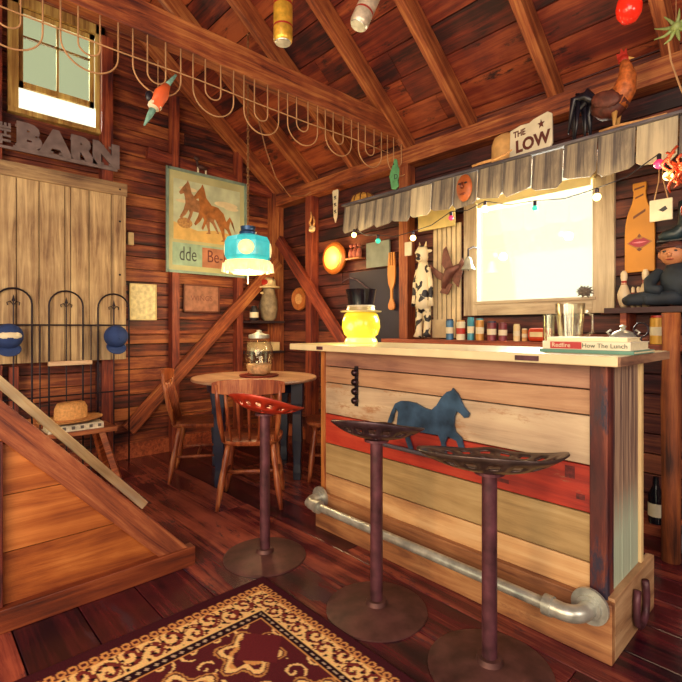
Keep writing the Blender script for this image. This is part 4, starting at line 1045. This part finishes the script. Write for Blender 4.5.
# rope of barbed wire over dark panel
pts = [at(x_, 284 - 6*math.sin((x_ - 340)/7) , Y=YB - .05) for x_ in range(342, 378, 3)]
tag(MB().tube(pts, .006, 6).build('wire_wreath', mat('wire_grey', '#5c4a58', .5, .5), smooth=True), 'twisted grey wire strung across the navy chalkboard', 'wire')
# pinkish carved group
p = at(355, 258, Y=YB - .08)
cg = thing('carved_figure_group', 'small pinkish carved figures on a ledge left of grey-green board', 'carving', (p.x, YB - .08, p.z))
M_pk = mat('carving_pink', '#a85c48', .6, var=.4, scale=30)
B((-.09, -.04, -.015), (.09, .075, 0)).build('ledge', M_timber, cg)
for k, x_ in enumerate((-.05, .0, .05)):
    MB().tube([(x_, 0, .0), (x_, 0, .05), (x_ + .005, 0, .085)], [.022, .026, .014], 10).ball((x_ + .008, -.005, .11), .019, 10).build('figure', M_pk, cg, smooth=True)
# white light switch on stud
p = at(409, 249, Y=YB - .10)
tag(B((p.x - .035, YB - .115, p.z - .055), (p.x + .035, YB - .1005, p.z + .055)).build('wall_switch', M_white, bevel=.004), 'white switch plate on the stud above the cow', 'switch')
# pointed white tag
a = at(336, 223, Y=YB - .12); hgt = at(336, 190, Y=YB - .12).z - a.z
tg = thing('pointed_tag', 'long pointed white tag with three dark emblems below wall plate', 'tag', (a.x, YB - .125, a.z))
MB().prism([(-.022, .05), (0, 0), (.022, .05), (.04, hgt - .01), (.03, hgt), (-.03, hgt), (-.04, hgt - .01)], -.005, .005).build('tag_board', M_white, tg, bevel=.002)
for k in range(3): lettering('emblem', '%', .045, .0008, M_blackpt, tg, (0, -.0062, .10 + k*.065), FACE_Y, offset=.002)
# round amber lamp
p = at(333, 258, Y=YB - .10)
al = thing('round_wall_lamp', 'glowing round amber wall lamp with scalloped frame', 'wall lamp', (p.x, YB - .10, p.z), rot=(PI/2, 0, 0))
MB().lathe([(.12, -.05), (.14, -.04), (.155, -.01), (.14, .01), (.12, .016), (.105, .01)], n=18).build('frame', mat('lamp_frame', '#a85a26', .4, .3, emit='#ff8820', es=.12), al, smooth='auto')
MB().lathe([(.115, .0), (.105, .022), (.07, .04), (.0, .05)], n=26).build('glass', mat('amber_glow', '#ffc860', .4, emit='#ffa838', es=1.1), al, smooth=True)
point('round_wall_lamp_light', (p.x + .05, YB - .26, p.z), 5, (1.0, .6, .22), .06)
# antler bracket on red post
p = at(313, 226, Y=YB - .12)
an = thing('carved_bracket', 'pale carved animal head fixed on the red corner post', 'carving', (p.x, YB - .13, p.z - .06))
MB().ball((0, 0, .03), (.04, .028, .035), 12).ball((.012, -.03, .012), (.02, .02, .018), 10).build('head', M_cream, an, smooth=True)
MB().tube([(-.02, 0, .05), (-.035, 0, .10), (-.01, 0, .14), (-.02, 0, .20)], [.01, .012, .012, .006], 8).tube([(.02, 0, .05), (.035, 0, .10), (.02, 0, .15)], [.01, .01, .005], 8).build('horns', M_straw, an, smooth=True)
# round basket on wall
p = at(299, 299, Y=YB - .06)
rbk = thing('round_wall_basket', 'small round amber basket hung between the corner braces', 'basket', (p.x, YB - .05, p.z), rot=(PI/2, 0, 0))
MB().lathe([(.11, -.02), (.12, 0), (.115, .02), (.10, .012), (.0, .006)], n=28).build('disc', mat('basket_amber', '#a8602c', .6, var=.3, scale=30), rbk, smooth='auto')
MB().lathe([(.055, .0), (.055, .02), (.04, .021), (.0, .02)], n=20).build('centre', M_straw, rbk, smooth='auto')
# corner shelf with dark jar and the grey bird figure
shz = 1.225
cs = thing('corner_shelf', 'dark narrow shelf on left wall near the corner, behind the lamp', 'shelf', (-4.22, 2.76, shz))
B((-.125, -.18, -.025), (.11, .24, 0)).build('shelf_board', mat('shelf_dark', '#2c1a20', .6), cs)
B((-.125, -.18, -.34), (.11, .24, -.315)).build('shelf_board', _m['shelf_dark'], cs)
for y_ in (-.18, .22): B((-.125, y_, -.60), (-.08, y_ + .025, 0)).build('shelf_side', M_red, cs)
ow = thing('owl_jug', 'grey owl-shaped jug wearing a red and white cap', 'jug', (-4.20, 2.86, shz + .001))
MB().lathe([(.055, 0), (.09, .03), (.105, .12), (.10, .22), (.075, .30), (.065, .345), (.0, .36)], sx=1, sy=.8, n=22).build('body', mat('owl_grey', '#8a7a62', .6, var=.45, scale=18), ow, smooth='auto')
MB().tube([(-.06, -.02, .26), (-.11, -.02, .16), (-.10, -.02, .05)], [.025, .035, .012], 10).build('wing', mat('owl_wing', '#5c4c44', .6, var=.3), ow, smooth=True)
MB().ball((0, -.085, .29), (.015, .022, .012), 8).build('beak', M_cream, ow)
MB().lathe([(.125, .345), (.125, .36), (.08, .37), (.075, .43), (.04, .455), (.0, .458)], sx=1, sy=.9, n=26).build('cap', M_cream, ow, smooth='auto')
MB().ball((0, -.066, .405), (.07, .022, .032), 12).build('cap_badge', mat('badge_red', '#b02c20', .5), ow)
jr = thing('labelled_jar', 'small dark jar with white label beside the owl jug', 'jar', (-4.17, 2.66, shz + .001))
MB().lathe([(.04, 0), (.045, .01), (.045, .10), (.03, .13), (.03, .15), (.0, .152)], n=18).build('jar_body', M_blackpt, jr, smooth='auto')
MB().lathe([(.0458, .03), (.0458, .085)], n=18).build('label_paper', M_white, jr, smooth='auto')
bxo = tag(B((-.08, -.15, 0), (.08, .15, .09)).build('cardboard_box', M_cream, loc=(-4.21, 2.80, shz - .314), bevel=.003), 'pale box on the lower corner shelf under the owl jug', 'box')

# back shelf with cans and tins
bs_ = thing('back_shelf', 'long reddish wooden shelf on the wall behind the bar', 'shelf', (-1.3, YB - .13, SHZ))
B((-1.28, -.11, -.03), (1.35, .13, -.001)).build('shelf_board', wood('shelf_red', '#5c2018', '#9c4a30', '#c07048', 'x', .5, .1, 16), bs_, bevel=.003)
for x_ in (-1.2, -.4, .4, 1.25): B((x_ - .02, -.08, -.20), (x_ + .02, .13, -.03)).build('bracket', M_red, bs_)
def tin(px, w_px, h_, mc, mb, label, kind='tin'):
    p = at(px, 335, Y=YB - .16); r_ = w_px/FOC*3.3/2
    t = thing(kind, label, kind.replace('_', ' '), (p.x, YB - .15, SHZ + .0005), 0, 'tins and jars on the back shelf')
    MB().lathe([(r_, 0), (r_, h_*.9), (r_*.85, h_*.93)], n=18).build('body', mc, t, smooth='auto')
    MB().lathe([(r_*.88, h_*.92), (r_*.88, h_), (.0, h_ + .001)], n=18).build('lid', mb, t, smooth='auto')
    MB().lathe([(r_*1.01, h_*.3), (r_*1.01, h_*.6)], n=18).build('label_band', M_white if mc is not M_white else _m['badge_red'], t, smooth='auto')
    return t
cA = mat('tin_blue', '#3c6890', .4, .2, var=.3, scale=30); cB = mat('tin_navy', '#232a48', .4, .2); cC = mat('tin_tan', '#b8823c', .4, .2); cD = mat('tin_maroon', '#742c38', .4, .2, var=.3); cE = mat('tin_teal', '#3c8498', .4, .2)
tin(449, 8, .15, cA, cB, 'blue tin with dark lid, leftmost on back shelf')
tin(460, 9, .14, M_white, cC, 'white jar with tan lid on back shelf')
tin(470, 7, .16, cE, cE, 'slim teal tin on back shelf under window corner')
tin(479, 8, .15, cC, cE, 'tan tin with teal lid on back shelf')
tin(491, 9, .13, cD, cB, 'maroon tin with navy lid on back shelf')
tin(502, 8, .12, cD, cD, 'maroon jar under the window, right of navy-lidded tin')
tin(516, 6, .11, M_cream, M_cream, 'small cream pot on back shelf')
tin(524, 5, .08, M_straw, M_white, 'tiny tan pot beside the small red radio')
# red car-like toy / radio
p = at(541, 332, Y=YB - .15)
rd = thing('red_radio', 'small rounded red radio on back shelf below the window', 'radio', (p.x, YB - .15, SHZ))
MB().box((-.07, -.045, 0), (.07, .045, .085)).build('case', mat('radio_red', '#b83818', .35, var=.2), rd, bevel=.02)
B((-.05, -.048, .03), (.03, -.044, .06)).build('grille', M_cream, rd)
MB().tube([(.05, -.045, .045), (.05, -.055, .045)], .010, 12).build('knob', M_cream, rd)
p = at(657, 330, Y=YB - .13)
tin(657, 10, .15, mat('tin_yellow', '#c89838', .4, .2), mat('tin_redlid', '#a82c1c', .4), 'tall yellow and red tin below the bowling pins')

p = at(585, 294, Y=YB - .06)
pcn = MB(); pcn.ball((0, 0, 0), (.035, .025, .028), 12)
for k in range(26):
    a = k*2.4; zz = -.9 + 1.8*k/25; rr = math.sqrt(1 - zz*zz); v = Vector((rr*math.cos(a)*.045, rr*math.sin(a)*.032, zz*.037)); pcn.tube([v*.6, v*1.15], [.008, .002], 5)
tag(pcn.build('pine_cone', mat('cone_grey', '#5c5048', .8, var=.3), loc=(p.x, YB - .063, OZ0 + .030)), 'grey spiky cone on the bar window sill at its right end', 'cone')
# shelf with bowling pins and doll
PZ = 1.262
ps = thing('pin_shelf', 'dark wall shelf right of the bar window holding bowling pins', 'shelf', (-.40, YB - .10, PZ))
B((-.54, -.10, -.03), (.95, .10, -.001)).build('shelf_board', mat('pinshelf_dark', '#3a1a1e', .55, var=.3), ps)
for x_ in (-.45, .3, .9): B((x_ - .015, -.08, -.13), (x_ + .015, .10, -.03)).build('bracket', M_red, ps)
def pin(px, h_, label, yo=.10):
    p = at(px, 303, Y=YB - yo); s = h_/.38
    t = thing('bowling_pin', label, 'bowling pin', (p.x, YB - yo, PZ + .0005), 0, 'bowling pins on the wall shelf')
    MB().lathe([(r*s, z*s) for r, z in ((.026, 0), (.04, .03), (.058, .10), (.06, .14), (.045, .19), (.026, .24), (.024, .27), (.032, .31), (.030, .35), (.015, .378), (.0, .38))], n=20).build('pin_body', mat('pin_white', '#d2bc9c', .35, var=.1), t, smooth=True)
    MB().lathe([(.0275*s, .235*s), (.0250*s, .25*s), (.0262*s, .275*s)], n=20).build('stripe', mat('pin_red', '#982820', .4), t, smooth=True)
pin(624, .21, 'large bowling pin, leftmost on the wall shelf')
pin(633, .115, 'left one of two small bowling pins', .11); pin(638.5, .115, 'right one of two small bowling pins', .11)
pin(645.5, .21, 'large bowling pin half hidden by the seated doll')
# bottle-shaped sign
a = at(640, 272, Y=YB - .03); hgt = at(640, 183, Y=YB - .03).z - a.z
bo = thing('bottle_sign', 'tall orange wooden bottle-shaped sign with lips emblem', 'sign', (a.x, YB - .03, a.z))
hw_ = .074
half = [(.0, 0), (hw_, 0), (hw_, .20), (hw_*.97, .27), (hw_*.8, .33), (hw_*.52, .385), (hw_*.42, .42), (hw_*.40, .455), (hw_*.45, .46), (hw_*.45, .50), (.0, .50)]
half = [(x_, z_/.50*hgt) for x_, z_ in half]
MB().prism(half[1:-1] + [(-x_, z_) for x_, z_ in half[1:-1]][::-1], -.012, .01).build('bottle_board', mat('bottle_orange', '#c98424', .5, var=.15, scale=5), bo, bevel=.004)
MB().prism([(-.064, .165), (0, .205), (.064, .165), (0, .122)], -.0128, -.0121).build('emblem_diamond', mat('ink_gold', '#a06a28', .5), bo)
MB().prism([(-.055, .165), (-.02, .19), (-.008, .184), (0, .187), (.008, .184), (.02, .19), (.055, .165), (.02, .142), (0, .138), (-.02, .142)], -.0135, -.0122).build('lips', mat('lips_red', '#9c1c34', .4), bo)
MB().prism([(-.038, .166), (0, .170), (.038, .166), (0, .160)], -.0145, -.0136).build('lip_gap', mat('lips_pink', '#e07888', .4), bo)
MB().prism([(0, .115), (.014, .125), (0, .137), (-.014, .125)], -.0135, -.0122).prism([(0, .19), (.010, .20), (.0, .215), (-.010, .20)], -.0135, -.0122).build('diamonds', mat('ink_olive', '#6c3a20', .5), bo)
MB().prism([(-.03, .30), (.03, .335), (.03, .35), (-.03, .315)], -.0135, -.0122).prism([(-.02, hgt - .09), (.02, hgt - .075), (.02, hgt - .065), (-.02, hgt - .08)], -.0135, -.0122).prism([(-.025, hgt - .04), (.025, hgt - .03), (.025, hgt - .02), (-.025, hgt - .03)], -.0135, -.0122).build('bands', _m['ink_olive'], bo)
# white tile on cord
p = at(661, 210, Y=YB - .25)
wt = thing('hanging_tile', 'square white tile with black motif hanging on a cord', 'tile', (p.x, YB - .25, p.z))
B((-.05, -.006, -.055), (.05, .006, .055)).build('tile', M_white, wt, bevel=.004)
MB().prism([(-.01, .0), (.02, .018), (.03, .0), (.01, -.012)], -.0075, -.0062).build('motif', M_blackpt, wt)
MB().tube([(-.03, 0, .05), (-.01, 0, .15), (.0, 0, 2.10 - p.z)], .003, 6).tube([(.03, 0, .05), (.01, 0, .15), (.0, 0, 2.10 - p.z)], .003, 6).build('cord', M_rope, wt)
# seated doll in denim
dp = at(668, 303, Y=YB - .12)
dl = thing('seated_doll', 'seated doll in dark blue clothes with brown cap on wall shelf', 'doll', (dp.x + .035, YB - .13, PZ + .004)); dl.scale = (1.35, 1.2, 1.3)
M_den = mat('denim', '#18222e', .7, var=.4, scale=20); M_skin = mat('doll_skin', '#b87850', .5, var=.12); M_hair = mat('doll_hair', '#4a2420', .6, var=.3, scale=40)
MB().tube([(.02, 0, .03), (.015, -.005, .08), (.005, -.01, .13), (.0, -.01, .165)], [.058, .062, .055, .028], 16).build('jacket', M_den, dl, smooth=True)
MB().tube([(0, -.01, .155), (0, -.012, .18)], [.02, .02], 10).ball((-.005, -.02, .205), (.042, .040, .046), 18).ball((-.008, -.060, .200), (.009, .010, .010), 8).build('head', M_skin, dl, smooth=True)
for s_ in (-1, 1):
    MB().ball((-.008 + .017*s_, -.054, .214), (.0075, .004, .005), 8).build('eye', M_blackpt, dl)
    MB().ball((-.005 + .043*s_, -.015, .205), (.007, .01, .014), 8).build('ear', M_skin, dl)
MB().ball((-.008, -.056, .182), (.014, .004, .003), 8).build('mouth', mat('doll_lip', '#8c3428', .5), dl)
MB().ball((-.003, -.008, .228), (.049, .047, .030), 18).ball((-.02, -.035, .232), (.040, .032, .007), 14).build('cap', M_hair, dl, smooth=True)
MB().tube([(-.045, -.01, .14), (-.078, -.03, .10), (-.070, -.07, .065), (-.03, -.085, .06)], [.022, .024, .021, .018], 10).build('sleeve', M_den, dl, smooth=True)
MB().tube([(.05, -.01, .14), (.085, -.03, .10), (.085, -.07, .065), (.05, -.085, .06)], [.022, .024, .021, .018], 10).build('sleeve', M_den, dl, smooth=True)
for s_ in (-1, 1):
    MB().tube([(.03*s_, -.0, .03), (.035*s_ - .04, -.06, .032), (.03*s_ - .11, -.07, .026), (.03*s_ - .12, -.085, .02)], [.034, .030, .024, .018], 12).build('trouser_leg', M_den, dl, smooth=True)
# dark boot above doll
p = at(672, 252, Y=YB - .1)
bt = thing('dark_boot', 'dark green leather boot hanging above the seated doll', 'boot', (p.x + .02, YB - .10, p.z + .065))
MB().tube([(.05, 0, .19), (.045, 0, .12), (.035, 0, .06), (.0, -.01, .025), (-.05, -.015, .02), (-.075, -.015, .015)], [.042, .040, .036, .036, .028, .016], 14).build('boot_body', mat('boot_green', '#1c2c34', .35, var=.4, scale=14), bt, smooth=True)
MB().prism([(-.085, -.012), (.07, -.012), (.07, .0), (-.085, .002)], -.025, .025).build('sole', M_blackpt, bt, bevel=.003)
MB().tube([(.05, 0, .18), (.05, .02, .24), (.05, .09, .27)], .003, 5).build('loop', M_rope, bt)

# orange curled ribbon
rp = at(672, 165, Y=2.50)
rbn = MB()
for k in range(9):
    a0 = random.uniform(0, 6.28); x0 = random.uniform(-.07, .09); z0 = random.uniform(-.03, .05); ln = random.uniform(.08, .26)
    rbn.tube([(x0 + .018*math.sin(a0 + j*1.1), .0 + .018*math.cos(a0 + j*1.1), z0 - ln*j/9 + .03) for j in range(10)], [.006]*9 + [.003], 6)
tag(rbn.build('curled_ribbon', mat('ribbon_orange', '#b8401c', .5, var=.3), loc=(rp.x, 2.50, rp.z), smooth=True), 'orange curled ribbon bunch at the right end of canopy', 'ribbon')
gp = at(676, 27, t=2.2)
gt = thing('green_star_ornament', 'spiky pale green ornament hanging at the top right edge', 'ornament', gp)
g = MB()
for k in range(9):
    a = k*2*PI/9; g.tube([(0, 0, 0), (.05*math.cos(a), .01, .05*math.sin(a)), (.09*math.cos(a), -.01, .075*math.sin(a))], [.012, .007, .002], 6)
g.ball((0, 0, 0), .022, 10).build('spikes', mat('ornament_green', '#8c9c5c', .5, var=.3), gt, smooth=True)
MB().tube([(0, 0, 0), (0, 0, roof_z(gp.y) - gp.z - .02)], .0015, 4).tube([(-.03, 0, -.06), (-.02, 0, -.15), (.02, 0, -.30), (.06, 0, -.40)], .004, 5).build('string', M_rope, gt)

# bottle on low ledge by the window wall
p = at(656, 526, Z=.14)
lg = tag(B((-.64, YB - .16, 0), (.4, YB - .03, .10)).build('low_step', wood('step_grey', '#3c3440', '#5c545c', '#7c7270', 'x', .5, .1, 16)), 'low grey wooden step along the wall behind the bar', 'step')
bt_ = thing('dark_bottle', 'dark glass bottle with white label standing behind bar end', 'bottle', (at(656, 520, Y=YB-.1).x, YB - .10, .101))
MB().lathe([(.034, 0), (.037, .01), (.037, .15), (.016, .20), (.014, .25), (.0, .251)], n=18).build('bottle_glass', mat('bottle_dark', '#14141c', .1), bt_, smooth='auto')
MB().lathe([(.0376, .04), (.0376, .11)], n=18).build('label_paper', M_white, bt_, smooth='auto')

# ------------------------------------------------------------------ things on the counter
CT = 1.0575
def loc_ct(px, y): p = at(px, 345, Y=y); return (p.x, y, CT)
# yellow globe lamp with a top hat
lp = at(361, 342, Y=2.02)
gl = lamp_ = thing('globe_lamp', 'glowing yellow glass globe lamp wearing a black top hat', 'lamp', (lp.x, 2.02, CT), rotz=math.radians(45)); gl.scale = (1.27, 1.27, 1.2)
M_yg = mat('yellow_glass', '#dcbc34', .2, emit='#e8c838', es=.36, var=.25, scale=10)
MB().lathe([(.072, 0), (.078, .008), (.074, .022), (.066, .030)], n=28).build('glass_foot', mat('yellow_foot', '#ece078', .2, emit='#f4e470', es=.5, var=.1), gl, smooth='auto')
MB().lathe([(.060, .028), (.080, .045), (.090, .08), (.088, .115), (.078, .145), (.060, .160)], n=32).build('globe', M_yg, gl, smooth=True)
MB().lathe([(.095, .156), (.097, .162), (.068, .166), (.064, .185)], n=30).build('hat_brim', mat('brim_silver', '#c8b888', .3, .4), gl, smooth='auto')
MB().lathe([(.060, .166), (.062, .20), (.072, .262), (.074, .268), (.0, .269)], n=30).build('top_hat', mat('hat_black', '#121018', .15), gl, smooth='auto')
MB().tube([(.062*math.cos(a), .062*math.sin(a), .185) for a in [2*PI*k/24 for k in range(24)]], .005, 6, closed=True).build('hat_band', M_white, gl, smooth=True)
point('globe_lamp_light', (lp.x, 1.86, CT + .09), 1.3, (1.0, .85, .3), .05)
# books
def book(name, px0, px1, z0, th, dep, y, m_cov, label, txt=None, rot=0, red=None):
    a = at(px0, 348, Y=y); b_ = at(px1, 348, Y=y); w_ = b_.x - a.x
    t = thing(name, label, 'book', ((a.x + b_.x)/2, y, z0), rot, 'books stacked on the counter')
    B((-w_/2 + .003, .004, .003), (w_/2 - .003, dep - .005, th - .003)).build('pages', mat('pages', '#e0d2ac', .8, var=.1, scale=60), t)
    B((-w_/2, 0, 0), (w_/2, dep, .003)).box((-w_/2, 0, th - .003), (w_/2, dep, th)).build('cover', m_cov, t)
    B((-w_/2, -.003, 0), (w_/2, .002, th)).build('spine', m_cov, t)
    if red: B((-w_/2 + .03, -.0042, .002), (-w_/2 + .03 + red, -.003, th - .002)).build('spine_panel', mat('spine_red', '#b02c30', .5, var=.15), t)
    if txt:
        for s_, xx, sz, mm in txt: lettering('spine_lettering', s_, sz, .0004, mm, t, (w_*xx, -.0048, th/2), FACE_Y)
book('book', 540, 634, CT, .012, .25, 1.84, mat('cover_green', '#5c8c7c', .5, var=.2), 'thin green book at the bottom of counter stack')
book('book', 543, 631, CT + .0125, .030, .22, 1.85, mat('cover_cream', '#ded4ba', .5, var=.06), 'thick cream book with red panel lettered spine', [('Redfire', -.27, .024, M_white), ('How The Lunch', .225, .023, mat('ink_green', '#3c5448', .6))], 0, .115)
book('book', 548, 627, CT + .043, .014, .19, 1.87, mat('cover_pale', '#e8dcb4', .5, var=.06), 'thin pale book on top of the counter stack', None, .05)
# glass pitcher
z0 = CT
gp_ = loc_ct(570, 2.20)
gj = thing('glass_pitcher', 'clear glass pitcher on the counter behind the books', 'pitcher', gp_); gj.scale = (.95, .95, 1.5)
MB().lathe([(.045, 0), (.05, .01), (.055, .06), (.062, .10), (.066, .135), (.063, .135), (.058, .10), (.05, .02), (.0, .012)], n=24).build('pitcher_glass', glass('pitcher_glass', '#f0eee0', .05, .7), gj, smooth='auto')
MB().tube([(.06, 0, .11), (.10, 0, .10), (.10, 0, .05), (.055, 0, .03)], .006, 8).build('handle', M_glass, gj, smooth=True)
tu = loc_ct(549, 2.20)
gt_ = thing('drinking_glass', 'slim drinking glass left of the glass pitcher', 'glass', tu); gt_.scale = (1, 1, 1.4)
MB().lathe([(.022, 0), (.024, .01), (.027, .11), (.025, .11), (.022, .012), (.0, .01)], n=20).build('glass_body', glass('tumbler', '#c8ccc0', .05, .5), gt_, smooth='auto')
# metal dish with domed lid
dd = at(600, 336, Y=2.06)
ds = thing('lidded_dish', 'ornate silver dish with knobbed lid behind the counter books', 'dish', (dd.x + .045, 2.19, CT))
MB().lathe([(.035, 0), (.04, .008), (.022, .02), (.025, .035), (.085, .045), (.088, .05), (.06, .052)], n=28).build('dish', mat('copper_dish', '#b06848', .3, .6), ds, smooth='auto')
MB().lathe([(.05, .05), (.048, .06), (.035, .075), (.012, .085), (.008, .09), (.014, .10), (.0, .108)], n=24).build('lid', M_steel, ds, smooth='auto')
for s_ in (-1, 1): MB().tube([(.045*s_, 0, .056), (.06*s_, 0, .075), (.045*s_, 0, .085)], .005, 8).build('handle', M_steel, ds, smooth=True)
# thin iron candlestick at counter end
ci = thing('iron_candle_holder', 'thin dark iron candle holder at right end of counter', 'candle holder', (at(641, 345, Y=2.1).x, 2.1, CT))
MB().lathe([(.03, 0), (.03, .004), (.006, .01), (.004, .02), (.004, .06)], n=14).build('stand', M_dark, ci, smooth='auto')
MB().tube([(.025*math.cos(a), 0, .085 + .027*math.sin(a)) for a in [2*PI*k/16 for k in range(16)]], .003, 6, closed=True).build('ring', M_dark, ci, smooth=True)
# thin wire handle right of lamp
pts = [at(386, 340, Y=2.0), at(392, 336, Y=2.0), at(400, 330, Y=2.0), at(402, 324, Y=2.0)]
# tall iron strip and pole at the right edge
for px, m_, nm, lb in ((671, wood('bark_post', '#3c1c14', '#8c4824', '#b87038', 'z', .7, .1, 20), 'bark_post', 'rough orange-brown bark post right of the bar end'),):
    p = at(px, 400, Y=2.75)
    tag(MB().lathe([(.042, 0), (.040, .4), (.044, .8), (.038, 1.0), (.040, 1.225)], n=14).build(nm, m_, loc=(at(671, 400, Y=2.79).x, 2.79, .0), smooth=True), lb, 'post')
p = at(681, 400, Y=2.45)
tag(MB().tube([(0, 0, 0), (0, 0, 1.15)], .012, 10).build('steel_pole', M_steel, loc=(p.x + .02, 2.45, 0), smooth='auto'), 'thin steel pole at the far right edge of the bar', 'pole')
